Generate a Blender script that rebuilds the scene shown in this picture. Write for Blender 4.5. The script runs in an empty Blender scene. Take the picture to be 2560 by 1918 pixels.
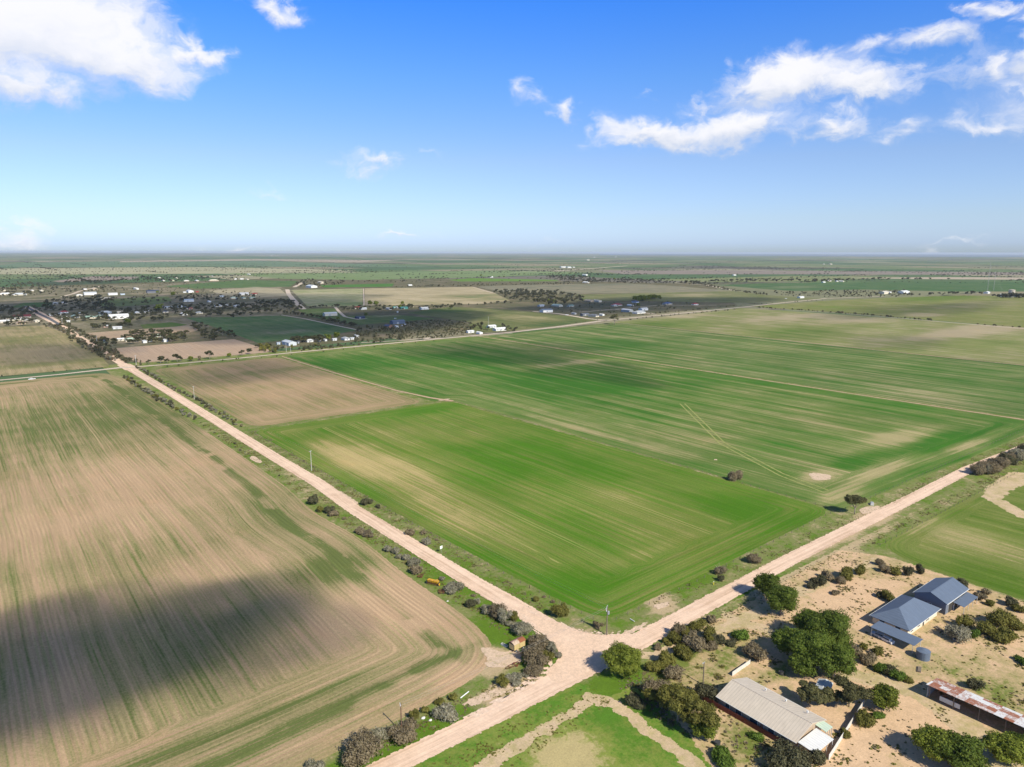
import bpy, math, random
import numpy as np
R = math.radians
rnd = random.Random(7)
rng = np.random.default_rng(11)
sc = bpy.context.scene
# ---------------------------------------------------------------- camera
F = 1776.0; CH = 120.0; PITCH = math.atan(329 / F); ROLL = R(0.11); AZ = R(38)
cam = bpy.data.cameras.new('camera'); co = bpy.data.objects.new('camera', cam)
sc.collection.objects.link(co); sc.camera = co
cam.sensor_width = 36; cam.lens = 36 * F / 2560; cam.clip_start = 1; cam.clip_end = 200000
from mathutils import Matrix, Vector
Mz = Matrix.Rotation(AZ, 3, 'Z')            # Y axis is the long dirt road, X the cross roads
def ray(px, py):
    x = (px - 1280) / F; y = (959 - py) / F
    x, y = x * math.cos(ROLL) - y * math.sin(ROLL), x * math.sin(ROLL) + y * math.cos(ROLL)
    dx, dy, dz = x, math.cos(PITCH) + y * math.sin(PITCH), -math.sin(PITCH) + y * math.cos(PITCH)
    return dx * math.cos(AZ) + dy * math.sin(AZ), -dx * math.sin(AZ) + dy * math.cos(AZ), dz
def G(px, py, z=0.0):
    """the point of the level plane z that the photograph shows at px, py"""
    d = ray(px, py); t = (z - CH) / d[2]
    return (d[0] * t, d[1] * t)
fw = Vector(ray(1280, 959)).normalized()
rt = (Vector(ray(1281, 959)) - Vector(ray(1279, 959))).normalized()
up = rt.cross(fw).normalized()
co.matrix_world = Matrix(((rt.x, up.x, -fw.x, 0), (rt.y, up.y, -fw.y, 0), (rt.z, up.z, -fw.z, CH), (0, 0, 0, 1)))
# ---------------------------------------------------------------- node helper
class NT:
    def __init__(s, tree): s.t = tree; s.n = tree.nodes; s.l = tree.links
    def put(s, sock, v):
        if hasattr(v, 'is_output'): s.l.new(v, sock)
        elif isinstance(v, (tuple, list)): sock.default_value = tuple(v) + ((1,) if len(v) == 3 and sock.type == 'RGBA' else ())
        else: sock.default_value = v
    def m(s, op, a, b=0.0, c=0.0, clamp=False):
        n = s.n.new('ShaderNodeMath'); n.operation = op; n.use_clamp = clamp
        s.put(n.inputs[0], a); s.put(n.inputs[1], b); s.put(n.inputs[2], c); return n.outputs[0]
    def add(s, a, b): return s.m('ADD', a, b)
    def mul(s, a, b): return s.m('MULTIPLY', a, b)
    def mad(s, a, b, c): return s.m('MULTIPLY_ADD', a, b, c)
    def xyz(s, x=0.0, y=0.0, z=0.0):
        n = s.n.new('ShaderNodeCombineXYZ'); s.put(n.inputs[0], x); s.put(n.inputs[1], y); s.put(n.inputs[2], z); return n.outputs[0]
    def sep(s, v):
        n = s.n.new('ShaderNodeSeparateXYZ'); s.put(n.inputs[0], v); return n.outputs
    def noise(s, vec, scale=1.0, detail=2.0, rough=0.5, dist=0.0, col=False):
        n = s.n.new('ShaderNodeTexNoise'); n.noise_dimensions = '3D'
        s.put(n.inputs['Vector'], vec); n.inputs['Scale'].default_value = scale
        n.inputs['Detail'].default_value = detail; n.inputs['Roughness'].default_value = rough; n.inputs['Distortion'].default_value = dist
        return n.outputs[1 if col else 0]
    def mix(s, f, a, b):
        n = s.n.new('ShaderNodeMix'); n.data_type = 'RGBA'
        s.put(n.inputs[0], f); s.put(n.inputs[6], a); s.put(n.inputs[7], b); return n.outputs[2]
    def mixf(s, f, a, b):
        n = s.n.new('ShaderNodeMix'); n.data_type = 'FLOAT'
        s.put(n.inputs[0], f); s.put(n.inputs[2], a); s.put(n.inputs[3], b); return n.outputs[0]
    def ss(s, x, lo, hi, kind='SMOOTHSTEP', a=0.0, b=1.0):
        n = s.n.new('ShaderNodeMapRange'); n.interpolation_type = kind
        s.put(n.inputs[0], x); n.inputs[1].default_value = lo; n.inputs[2].default_value = hi
        n.inputs[3].default_value = a; n.inputs[4].default_value = b; return n.outputs[0]
    def attr(s, name):
        n = s.n.new('ShaderNodeAttribute'); n.attribute_name = name; return n.outputs['Fac']
    def scale(s, col, f):
        n = s.n.new('ShaderNodeVectorMath'); n.operation = 'SCALE'; s.put(n.inputs[0], col); s.put(n.inputs['Scale'], f); return n.outputs[0]
    def vm(s, op, a, b):
        n = s.n.new('ShaderNodeVectorMath'); n.operation = op; s.put(n.inputs[0], a); s.put(n.inputs[1], b)
        return n.outputs[1] if op in ('DOT_PRODUCT', 'LENGTH') else n.outputs[0]
    def pos(s): return s.n.new('ShaderNodeNewGeometry').outputs['Position']
# ---------------------------------------------------------------- sky and sun
SUN_EL = R(40)
w = bpy.data.worlds.new('World'); sc.world = w; w.use_nodes = True
t = NT(w.node_tree); w.node_tree.nodes.clear()
sky = t.n.new('ShaderNodeTexSky'); sky.sky_type = 'NISHITA'; sky.sun_disc = False
sky.sun_elevation = SUN_EL; sky.sun_rotation = R(180); sky.altitude = 120; sky.air_density = 1.0; sky.dust_density = 0.6; sky.ozone_density = 2.0
tc = t.n.new('ShaderNodeTexCoord').outputs['Generated']
D = t.sep(tc)
fx, fy = math.sin(AZ), math.cos(AZ)
el = t.m('ARCSINE', D[2])
az = t.m('ARCTAN2', t.vm('DOT_PRODUCT', tc, (fy, -fx, 0)), t.vm('DOT_PRODUCT', tc, (fx, fy, 0)))
SKY_TINT = [(0.0, (0.86, 1.08, 1.58)), (0.011, (0.86, 1.10, 1.85)), (0.044, (0.90, 1.05, 1.50)), (0.12, (0.89, 1.0, 1.36)), (0.22, (0.60, 1.0, 1.62)), (0.31, (0.34, 0.93, 1.95)), (0.6, (0.36, 0.66, 1.0)), (1.0, (.42, .50, .56))]  # top stops, above the view, greyed to weaken blue fill in the shade
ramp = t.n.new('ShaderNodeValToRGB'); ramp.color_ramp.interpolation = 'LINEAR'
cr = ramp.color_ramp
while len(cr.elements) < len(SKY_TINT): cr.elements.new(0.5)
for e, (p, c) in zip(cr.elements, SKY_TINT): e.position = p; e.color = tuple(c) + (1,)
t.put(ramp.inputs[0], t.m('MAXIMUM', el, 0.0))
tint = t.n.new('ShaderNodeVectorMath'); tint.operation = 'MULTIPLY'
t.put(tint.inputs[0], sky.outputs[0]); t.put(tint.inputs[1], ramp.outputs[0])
base_uv = t.xyz(az, el, 0.0)
w1 = t.noise(t.vm('MULTIPLY', base_uv, (1, 1.6, 1)), 7.0, 3.0, 0.55, 0.0, True); w2 = t.noise(t.vm('MULTIPLY', base_uv, (1, 1.5, 1)), 26.0, 6.0, 0.62, 0.4, True)
wuv = t.vm('ADD', base_uv, t.vm('MULTIPLY', t.vm('SUBTRACT', w1, (.5, .5, .5)), (.16, .085, 0)))
wuv = t.vm('ADD', wuv, t.vm('MULTIPLY', t.vm('SUBTRACT', w2, (.5, .5, .5)), (.075, .05, 0)))
nz = t.noise(t.vm('MULTIPLY', wuv, (1, 1.4, 1)), 11.0, 9.0, 0.6, 0.3)
nz2 = t.noise(t.vm('MULTIPLY', base_uv, (1, 1.5, 1)), 5.0, 4.0, 0.5, 0.0)
def azel(px, py):
    d = Vector(ray(px, py)).normalized()
    return math.atan2(d.x * fy - d.y * fx, d.x * fx + d.y * fy), math.asin(d.z)
CLOUDS = [(90, 60, 290, 120, 1.1), (290, 130, 160, 66, .95), (60, 215, 100, 48, .8), (475, 118, 84, 30, .65), (380, 165, 60, 50, .5), (-200, 60, 260, 170, 1.2),
          (700, 5, 100, 30, .7), (1395, 265, 44, 44, .7), (1310, 235, 50, 30, .42), (1650, 335, 190, 44, 1.0), (1510, 310, 60, 40, .5), (1970, 200, 180, 64, 1.1), (1860, 310, 170, 56, .85), (2060, 325, 110, 34, .8), (1760, 250, 50, 40, .4),
          (2170, 225, 190, 50, .75), (2330, 95, 100, 44, .75), (2450, 165, 60, 60, .6), (2180, 110, 50, 30, .4), (2470, 26, 60, 26, .7), (2570, 100, 60, 70, .9), (2490, 320, 120, 30, .5),
          (2250, 340, 70, 30, .5), (2540, 210, 50, 22, .35), (920, 418, 60, 22, .36), (1055, 390, 60, 14, .32), (1650, 212, 26, 18, .36), (1500, 70, 1, 1, .1),
          (25, 580, 80, 30, .62), (1030, 578, 80, 10, .42), (2395, 614, 60, 9, .32), (2480, 608, 36, 9, .32), (2640, 590, 80, 16, .4), (640, 618, 160, 12, .35), (1350, 612, 110, 10, .35), (640, 480, 60, 14, .3),
          (-900, 200, 420, 130, .9), (3400, 150, 500, 130, .9), (1300, -700, 600, 200, .9), (300, -500, 350, 120, .9)]
dens = None; num = None; den = None
for (px, py, rx, ry, a) in CLOUDS:
    if rx < 2: continue
    ca, ce = azel(px, py); rx /= F; ry /= F
    q = t.vm('MULTIPLY', t.vm('SUBTRACT', wuv, (ca, ce, 0)), (1 / rx, 1 / ry, 0))
    v = t.mul(t.m('SUBTRACT', 1.15, t.vm('LENGTH', q, (0, 0, 0))), a)
    vc = t.m('MAXIMUM', v, 0.0); wgt = t.mul(vc, vc); uy = t.mul(t.sep(q)[1], wgt)
    if dens is None: dens = v; num = uy; den = wgt
    else: dens = t.m('SMOOTH_MAX', dens, v, .3); num = t.add(num, uy); den = t.add(den, wgt)
under = t.m('DIVIDE', num, t.add(den, .01))
cd = t.add(t.m('MAXIMUM', dens, -0.6), t.mad(nz, 1.5, -0.75))
cov = t.mul(t.ss(cd, 0.02, .82), t.ss(dens, -0.15, 0.45))
shade = t.add(t.mul(t.ss(under, -0.9, 0.6), 0.62), t.add(t.mul(nz, .35), t.mul(nz2, .35)))
ccol = t.mix(t.ss(shade, 0.2, 0.95), (5.3, 6.0, 7.4), (9.2, 9.1, 9.3))
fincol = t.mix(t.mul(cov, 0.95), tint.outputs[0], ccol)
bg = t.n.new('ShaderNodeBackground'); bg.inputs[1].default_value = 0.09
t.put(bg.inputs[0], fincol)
wo = t.n.new('ShaderNodeOutputWorld'); t.l.new(bg.outputs[0], wo.inputs[0])
sun = bpy.data.lights.new('sun', 'SUN'); sun.energy = 4.9; sun.angle = R(0.5); sun.color = (1, .93, .78)
so = bpy.data.objects.new('sun', sun); sc.collection.objects.link(so)
so.rotation_euler = (R(90) - SUN_EL, 0, 0)       # comes from -Y, shadows fall towards +Y
sdir = Vector((0, -math.cos(SUN_EL), math.sin(SUN_EL)))
so.rotation_euler = sdir.to_track_quat('Z', 'Y').to_euler()
sc.view_settings.view_transform = 'Standard'; sc.view_settings.look = 'None'
sc.view_settings.exposure = 0.3; sc.view_settings.gamma = 1.0
sc.cycles.transparent_max_bounces = 24; sc.cycles.volume_bounces = 0
# ---------------------------------------------------------------- object helpers
def link(o): sc.collection.objects.link(o)
def tag(o, label=None, cat=None, group=None, kind=None):
    if label: o['label'] = label
    if cat: o['category'] = cat
    if group: o['group'] = group
    if kind: o['kind'] = kind
    return o
def empty(name, loc, rz=0.0):
    o = bpy.data.objects.new(name, None); link(o); o.location = loc; o.rotation_euler = (0, 0, rz); o.empty_display_size = .5; return o
class MB:
    """collects boxes, tubes and prisms; build() links them as one mesh object"""
    def __init__(s): s.v = []; s.f = []
    def box(s, c, size, rz=0.0, top=1.0):
        n = len(s.v); cx, cy, cz = c; hx, hy, hz = size[0] / 2, size[1] / 2, size[2] / 2
        ca, sa = math.cos(rz), math.sin(rz)
        for dz in (-1, 1):
            k = top if dz > 0 else 1
            for dx, dy in ((-1, -1), (1, -1), (1, 1), (-1, 1)):
                x, y = dx * hx * k, dy * hy * k
                s.v.append((cx + x * ca - y * sa, cy + x * sa + y * ca, cz + dz * hz))
        for q in ((0, 3, 2, 1), (4, 5, 6, 7), (0, 1, 5, 4), (1, 2, 6, 5), (2, 3, 7, 6), (3, 0, 4, 7)): s.f.append(tuple(n + i for i in q))
        return s
    def tube(s, p, q, r0, r1=None, k=8, cap=True):
        r1 = r0 if r1 is None else r1
        p = Vector(p); q = Vector(q); d = (q - p).normalized()
        a = d.cross(Vector((0, 0, 1)) if abs(d.z) < .95 else Vector((1, 0, 0))).normalized(); b = d.cross(a)
        n = len(s.v)
        for (c, r) in ((p, r0), (q, r1)):
            for i in range(k):
                an = 2 * math.pi * i / k; w_ = c + a * (r * math.cos(an)) + b * (r * math.sin(an)); s.v.append(tuple(w_))
        for i in range(k):
            j = (i + 1) % k; s.f.append((n + i, n + j, n + k + j, n + k + i))
        if cap: s.f.append(tuple(n + i for i in range(k))[::-1]); s.f.append(tuple(n + k + i for i in range(k)))
        return s
    def poly(s, pts): n = len(s.v); s.v += [tuple(p) for p in pts]; s.f.append(tuple(range(n, n + len(pts)))); return s
    def build(s, name, mat, parent=None, smooth=False):
        me = bpy.data.meshes.new(name); me.from_pydata(s.v, [], s.f); me.update()
        if mat: me.materials.append(mat)
        if smooth: me.polygons.foreach_set('use_smooth', [True] * len(me.polygons))
        o = bpy.data.objects.new(name, me); link(o)
        if parent: o.parent = parent
        return o
def fastmesh(name, V, Fq, mat):
    V = np.asarray(V, np.float32); Fq = np.asarray(Fq, np.int32)
    me = bpy.data.meshes.new(name); me.vertices.add(len(V)); me.vertices.foreach_set('co', V.ravel())
    k = Fq.shape[1]
    me.loops.add(Fq.size); me.loops.foreach_set('vertex_index', Fq.ravel())
    me.polygons.add(len(Fq)); me.polygons.foreach_set('loop_start', np.arange(0, Fq.size, k, dtype=np.int32))
    try: me.polygons.foreach_set('loop_total', np.full(len(Fq), k, dtype=np.int32))
    except Exception: pass
    me.update(calc_edges=True)
    if mat: me.materials.append(mat)
    return me
# ---------------------------------------------------------------- simple materials
def mat_new(name):
    m = bpy.data.materials.new(name); m.use_nodes = True; nt = NT(m.node_tree)
    return m, nt, m.node_tree.nodes['Principled BSDF'], m.node_tree.nodes['Material Output']
_pm = {}
def paint(name, col, rough=.7, var=.25, metal=0.0, sc_=1.5, dirt=None):
    if name in _pm: return _pm[name]
    m, nt, b, o = mat_new(name)
    tcx = nt.n.new('ShaderNodeTexCoord').outputs['Object']
    n = nt.noise(tcx, sc_, 4, .6)
    c2 = tuple(x * (1 - var) for x in col) if dirt is None else dirt
    c1 = tuple(min(1, x * (1 + var * .5)) for x in col)
    nt.put(b.inputs['Base Color'], nt.mix(nt.ss(n, .38, .66) if dirt else n, c1, c2)); b.inputs['Roughness'].default_value = rough; b.inputs['Metallic'].default_value = metal
    b.inputs['Specular IOR Level'].default_value = .25
    _pm[name] = m; return m
def metal_roof(name, col, rust=None, rough=.45, rust_lo=.5):
    if name in _pm: return _pm[name]
    m, nt, b, o = mat_new(name)
    tcx = nt.n.new('ShaderNodeTexCoord').outputs['Object']
    n = nt.noise(tcx, .35, 4, .6)
    c = nt.mix(n, tuple(x * .85 for x in col), tuple(min(1, x * 1.1) for x in col))
    P = nt.sep(tcx)
    seam = nt.ss(nt.m('ABSOLUTE', nt.add(nt.m('FRACT', nt.mul(P[0], 1 / .8)), -.5)), .40, .48)
    c = nt.scale(c, nt.mad(seam, -.22, 1.0)); c = nt.scale(c, nt.mad(nt.noise(nt.xyz(nt.mul(P[0], 2.5), nt.mul(P[1], .3), 0), 1.0, 4, .7), .55, .72))
    if rust:
        sheet_n = nt.noise(nt.xyz(nt.m('FLOOR', nt.mul(P[0], .45)), nt.m('FLOOR', nt.mul(P[1], .45)), 0), 3.3, 0)
        f = nt.ss(nt.add(nt.mul(sheet_n, .8), nt.mul(nt.noise(tcx, 1.6, 6, .75), .75)), rust_lo + .22, rust_lo + .42)
        c = nt.mix(f, c, rust)
    nt.put(b.inputs['Base Color'], c); b.inputs['Roughness'].default_value = rough; b.inputs['Specular IOR Level'].default_value = .3
    _pm[name] = m; return m
# ---------------------------------------------------------------- ground materials
def edge_alpha(nt, out, bsdf, amp, scale_, sdname='sd'):
    sd = nt.attr(sdname); P = nt.pos()
    n = nt.add(nt.mul(nt.noise(P, scale_, 4, .65), 2 * amp), -amp * 1.0)
    a = nt.m('GREATER_THAN', nt.add(sd, n), 0.0)
    tr = nt.n.new('ShaderNodeBsdfTransparent'); mx = nt.n.new('ShaderNodeMixShader')
    nt.put(mx.inputs[0], a); nt.l.new(tr.outputs[0], mx.inputs[1]); nt.l.new(bsdf.outputs[0], mx.inputs[2]); nt.l.new(mx.outputs[0], out.inputs[0])
def crop_mat(name, soil, mid, green, head=24.0, rows=(1.0, .8, .5), base=0.0, edge=1.2, seed=0.0, drift=5.0, speck=.35, contrast=1.0, k=1.0, lines=True, band=0, drill=1.7, damp=.07, streak=.6):
    m, nt, b, o = mat_new(name); P = nt.pos(); S = nt.sep(P); X, Y = S[0], S[1]
    sd = nt.attr('sd'); vig = nt.attr('vig')
    wv = nt.add(nt.mul(nt.noise(P, .006, 2, .5), 2 * drift), -drift)
    hm = nt.ss(nt.add(sd, nt.mad(nt.noise(P, .11, 2), 6, -3)), head - 1.5, head + 1.5) if head else 1.0
    ac = nt.mixf(hm, sd, nt.add(X, wv)) if head else nt.add(X, wv)
    al = nt.mixf(hm, nt.mul(nt.add(X, Y), .8), Y) if head else Y
    al = nt.mul(al, .55)
    def st(fa, fl, s_, det=2): return nt.noise(nt.xyz(nt.mul(ac, fa * k), nt.mul(al, fl * k), seed + s_), 1.0, det, .55)
    s1 = st(.085, .004, 0); s2 = st(.42, .009, 7); s3 = st(.95, .02, 13, 1); s4 = st(2.0, .05, 19, 0); dr = nt.m('SINE', nt.add(nt.mul(ac, 6.2832 / drill), nt.mul(nt.noise(P, .05, 2), 3.0)))
    pt = nt.noise(nt.vm('ADD', P, (seed * 37, 0, 0)), .018, 4, .55); sp = nt.noise(P, 1.1, 3, .7)
    g = nt.add(vig, base)
    if band:
        bd = nt.add(sd, nt.mad(nt.noise(P, .03, 2), 5, -2.5 - band)); g = nt.add(g, nt.mul(nt.ss(nt.m('ABSOLUTE', bd), 1.2, 4.2, a=.5, b=0), nt.ss(nt.noise(P, .035, 3), .38, .5)))
    s5 = nt.noise(nt.xyz(nt.mul(ac, .16), nt.mul(al, .035), seed + 47), 1.0, 5, .68); g = nt.add(g, nt.mul(nt.ss(s5, .54, .64), -.26 * streak)); g = nt.add(g, nt.mul(nt.ss(s5, .38, .46, a=1, b=0), .2 * streak))
    for n_, a_ in ((s1, rows[0]), (s2, rows[1]), (s3, rows[2] * 1.5), (s4, rows[2] * 1.1), (pt, .7), (sp, speck)):
        g = nt.add(g, nt.mad(n_, a_ * contrast, -.5 * a_ * contrast))
    c = nt.mix(nt.ss(g, .12, .52), soil, mid); c = nt.mix(nt.ss(g, .45, .92), c, green)
    tone = nt.noise(nt.vm('ADD', P, (seed * 11, 50, 0)), .011, 3, .5)
    c = nt.scale(c, nt.mad(tone, .36, .82))
    warm = nt.noise(nt.vm('ADD', P, (9, seed * 5, 0)), .03, 3, .6)
    c = nt.mix(nt.ss(warm, .5, .8, b=.35), c, nt.vm('MULTIPLY', c, (1.14, .98, .92)))
    if lines:
        # pairs of pale wheel tracks every 18 m between the rows
        fr = nt.m('FRACT', nt.mul(ac, 1 / 18.3)); d1 = nt.m('ABSOLUTE', nt.add(fr, -.45)); d2 = nt.m('ABSOLUTE', nt.add(fr, -.55))
        ln = nt.mul(nt.ss(nt.m('MINIMUM', d1, d2), .012, .030, a=1, b=0), nt.ss(st(.05, .006, 31), .5, .66))
        c = nt.mix(nt.mul(ln, .45), c, tuple(x * 1.15 for x in soil))
    c = nt.scale(c, nt.mad(nt.mul(dr, nt.ss(nt.noise(P, .06, 2), .35, .65)), damp, 1.0)); c = nt.scale(c, nt.mad(s3, .45, .775)); c = nt.scale(c, nt.mad(s4, .4, .8)); c = nt.scale(c, nt.mad(nt.noise(P, 2.6, 3, .75), .9, .55))
    nt.put(b.inputs['Base Color'], c); b.inputs['Roughness'].default_value = .95; b.inputs['Specular IOR Level'].default_value = .05
    if edge: edge_alpha(nt, o, b, edge, .35)
    return m
def ground_mat(name, soil, dry, grass, thr=.5, scale_=.08, edge=1.5, streak=False, fine=.6, soft=.12, es=.35):
    m, nt, b, o = mat_new(name); P = nt.pos(); vig = nt.attr('vig')
    n1 = nt.noise(P, scale_, 5, .62); n2 = nt.noise(nt.vm('ADD', P, (70, 20, 0)), scale_ * 3.1, 4, .65); n3 = nt.noise(P, fine, 4, .7)
    g = nt.add(nt.add(nt.mul(n1, .55), nt.mul(n2, .35)), nt.add(nt.mul(n3, .35), nt.add(vig, -.125)))
    c = nt.mix(nt.ss(g, thr - soft, thr + .02), soil, dry); c = nt.mix(nt.ss(g, thr, thr + soft * 1.3), c, grass)
    c = nt.scale(c, nt.mad(nt.noise(P, 1.9, 4, .75), .9, .55))
    c = nt.scale(c, nt.mad(n2, .5, .75))
    nt.put(b.inputs['Base Color'], c); b.inputs['Roughness'].default_value = .95; b.inputs['Specular IOR Level'].default_value = .05
    if edge: edge_alpha(nt, o, b, edge, es)
    return m
def road_mat(name, col, light, axis=1, edge=1.1, ruts=True):
    m, nt, b, o = mat_new(name); P = nt.pos(); S = nt.sep(P)
    cross = nt.attr('cross'); along = S[axis]
    wv = nt.mad(nt.noise(P, .03, 2), 1.6, -.8)
    cc = nt.add(cross, wv)
    s1 = nt.noise(nt.xyz(nt.mul(cc, .9), nt.mul(along, .012), 3), 1, 3, .6)
    s2 = nt.noise(nt.xyz(nt.mul(cc, 3.0), nt.mul(along, .04), 9), 1, 2, .6)
    n = nt.noise(P, .12, 5, .6); f = nt.add(nt.mul(s1, .5), nt.add(nt.mul(s2, .28), nt.mul(n, .3)))
    c = nt.mix(nt.ss(f, .40, .62), tuple(x * .9 for x in col), light)
    # wheel paths: paler, smoother strips either side of the crown
    wp = nt.m('MINIMUM', nt.m('ABSOLUTE', nt.add(nt.m('ABSOLUTE', cc), -1.7)), 5.0)
    c = nt.mix(nt.mul(nt.ss(wp, 0.1, .8, a=.35, b=0), 1.0), c, light)
    c = nt.scale(c, nt.mad(nt.noise(P, 1.3, 4, .75), .5, .76)); c = nt.scale(c, nt.mad(nt.noise(P, .25, 4, .7), .3, .86))
    nt.put(b.inputs['Base Color'], c); b.inputs['Roughness'].default_value = .92; b.inputs['Specular IOR Level'].default_value = .08
    edge_alpha(nt, o, b, edge, .6)
    return m
def sdf(px, py, poly):
    """signed distance to a polygon, positive inside"""
    P = np.asarray(poly, float); Q = np.roll(P, -1, 0)
    best = np.full(px.shape, 1e18); inside = np.zeros(px.shape, bool)
    for (ax, ay), (bx, by) in zip(P, Q):
        ex, ey = bx - ax, by - ay; wx, wy = px - ax, py - ay
        tt = np.clip((wx * ex + wy * ey) / max(ex * ex + ey * ey, 1e-9), 0, 1)
        best = np.minimum(best, (wx - ex * tt) ** 2 + (wy - ey * tt) ** 2)
        c = ((ay > py) != (by > py)) & (px < (bx - ax) * (py - ay) / ((by - ay) if abs(by - ay) > 1e-12 else 1e-12) + ax)
        inside ^= c
    d = np.sqrt(best); return np.where(inside, d, -d)
def seg_sdf(px, py, pts, widths):
    best = np.full(px.shape, 1e9); cross = np.zeros(px.shape)
    for i in range(len(pts) - 1):
        (ax, ay), (bx, by) = pts[i], pts[i + 1]; ex, ey = bx - ax, by - ay; L = math.hypot(ex, ey)
        wx, wy = px - ax, py - ay
        tt = np.clip((wx * ex + wy * ey) / (L * L), 0, 1)
        d = np.hypot(wx - ex * tt, wy - ey * tt) - (widths[i] * (1 - tt) + widths[i + 1] * tt) / 2
        s_ = (wx * ey - wy * ex) / L
        up_ = d < best; best = np.where(up_, d, best); cross = np.where(up_, s_, cross)
    return -best, cross
def grid_sheet(name, bounds, cell, z, mat, fn, margin, kind='structure', vig=None, label=None, cat=None):
    x0, y0, x1, y1 = bounds
    nx = max(2, int((x1 - x0) / cell) + 2); ny = max(2, int((y1 - y0) / cell) + 2)
    xs = x0 + np.arange(nx) * cell; ys = y0 + np.arange(ny) * cell
    XX, YY = np.meshgrid(xs, ys); res = fn(XX, YY)
    sd, cross = res if isinstance(res, tuple) else (res, None)
    idx = np.arange(nx * ny).reshape(ny, nx)
    mx = np.maximum.reduce([sd[:-1, :-1], sd[1:, :-1], sd[:-1, 1:], sd[1:, 1:]])
    keep = mx > -margin
    q = np.stack([idx[:-1, :-1][keep], idx[:-1, 1:][keep], idx[1:, 1:][keep], idx[1:, :-1][keep]], 1)
    used = np.unique(q); remap = np.full(nx * ny, -1); remap[used] = np.arange(len(used)); q = remap[q]
    V = np.stack([XX.ravel()[used], YY.ravel()[used], np.full(len(used), z)], 1)
    me = fastmesh(name, V, q, mat)
    a = me.attributes.new('sd', 'FLOAT', 'POINT'); a.data.foreach_set('value', sd.ravel()[used].astype(np.float32))
    vg = np.zeros(len(used)) if vig is None else vig(V[:, 0], V[:, 1])
    a = me.attributes.new('vig', 'FLOAT', 'POINT'); a.data.foreach_set('value', vg.astype(np.float32))
    if cross is not None:
        a = me.attributes.new('cross', 'FLOAT', 'POINT'); a.data.foreach_set('value', cross.ravel()[used].astype(np.float32))
    o = bpy.data.objects.new(name, me); link(o); tag(o, label, cat, kind=kind); return o
def field(name, poly, z, mat, cell=4.0, margin=4.0, vig=None, **k):
    P = np.asarray(poly); 
    return grid_sheet(name, (P[:, 0].min() - margin, P[:, 1].min() - margin, P[:, 0].max() + margin, P[:, 1].max() + margin), cell, z, mat,
                      lambda X, Y: sdf(X, Y, poly), margin, vig=vig, **k)
def strip(name, pts, widths, z, mat, cell=1.5, margin=2.0, vig=None, **k):
    P = np.asarray(pts); wd = max(widths) / 2 + margin
    return grid_sheet(name, (P[:, 0].min() - wd, P[:, 1].min() - wd, P[:, 0].max() + wd, P[:, 1].max() + wd), cell, z, mat,
                      lambda X, Y: seg_sdf(X, Y, pts, widths), margin, vig=vig, **k)
def blobs(lst, base=0.0):
    """vigour of the crop: soft patches at places read off the photograph, sizes in metres"""
    L = [(G(px, py), rx, ry, a) for (px, py, rx, ry, a) in lst]
    def f(x, y):
        v = np.full(x.shape, float(base))
        for (c, rx, ry, a) in L: v += a * np.exp(-(((x - c[0]) / rx) ** 2 + ((y - c[1]) / ry) ** 2) ** 1.4)
        return v
    return f
def gp(*pts): return [G(*p) for p in pts]
def smooth_poly(poly, it=2, r=14.0):
    """round the corners off a polygon, each by at most r metres"""
    P = [tuple(p) for p in poly]; Q = []; n = len(P)
    for i in range(n):
        a, b, c = P[i - 1], P[i], P[(i + 1) % n]
        la, lc = math.dist(a, b), math.dist(b, c); ka = min(r, la * .45) / la; kc = min(r, lc * .45) / lc
        p = (b[0] + (a[0] - b[0]) * ka, b[1] + (a[1] - b[1]) * ka); q = (b[0] + (c[0] - b[0]) * kc, b[1] + (c[1] - b[1]) * kc)
        for k in range(5):
            u = k / 4; Q.append((p[0] * (1 - u) ** 2 + 2 * b[0] * u * (1 - u) + q[0] * u * u, p[1] * (1 - u) ** 2 + 2 * b[1] * u * (1 - u) + q[1] * u * u))
    return Q
# ---- the one ground sheet out to the horizon: far paddocks
m, nt, b, o = mat_new('far_paddocks'); P = nt.pos(); S = nt.sep(P); X, Y = S[0], S[1]
def cellcol(cx, cy, off):
    row = nt.m('FLOOR', nt.mul(nt.add(Y, off), 1 / cy)); xs = nt.add(X, nt.mul(row, cx * .37))
    col = nt.m('FLOOR', nt.mul(xs, 1 / cx))
    wn = nt.n.new('ShaderNodeTexWhiteNoise'); wn.noise_dimensions = '2D'; nt.put(wn.inputs['Vector'], nt.xyz(nt.add(col, off), row, 0))
    fy_ = nt.m('FRACT', nt.mul(nt.add(Y, off), 1 / cy)); fx_ = nt.m('FRACT', nt.mul(xs, 1 / cx))
    ex = nt.mul(nt.m('MINIMUM', fx_, nt.m('SUBTRACT', 1.0, fx_)), cx); ey = nt.mul(nt.m('MINIMUM', fy_, nt.m('SUBTRACT', 1.0, fy_)), cy)
    return wn.outputs[0], nt.m('MINIMUM', ex, ey)
v1, e1 = cellcol(760.0, 980.0, 130.0); v2, e2 = cellcol(1500.0, 2300.0, 410.0)
rp = nt.n.new('ShaderNodeValToRGB'); rp.color_ramp.interpolation = 'CONSTANT'
cols = [(0, (.10, .15, .065)), (.18, (.15, .19, .085)), (.36, (.20, .20, .115)), (.5, (.085, .14, .06)), (.62, (.25, .225, .14)), (.74, (.13, .18, .075)), (.86, (.17, .155, .12)), (.94, (.30, .28, .18))]
while len(rp.color_ramp.elements) < len(cols): rp.color_ramp.elements.new(.5)
for e, (p, c) in zip(rp.color_ramp.elements, cols): e.position = p; e.color = c + (1,)
nt.put(rp.inputs[0], nt.m('FRACT', nt.add(nt.mul(v1, .55), nt.mul(v2, .6))))
c = rp.outputs[0]
c = nt.scale(c, nt.mad(nt.noise(P, .004, 5, .6), .7, .65))
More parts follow.
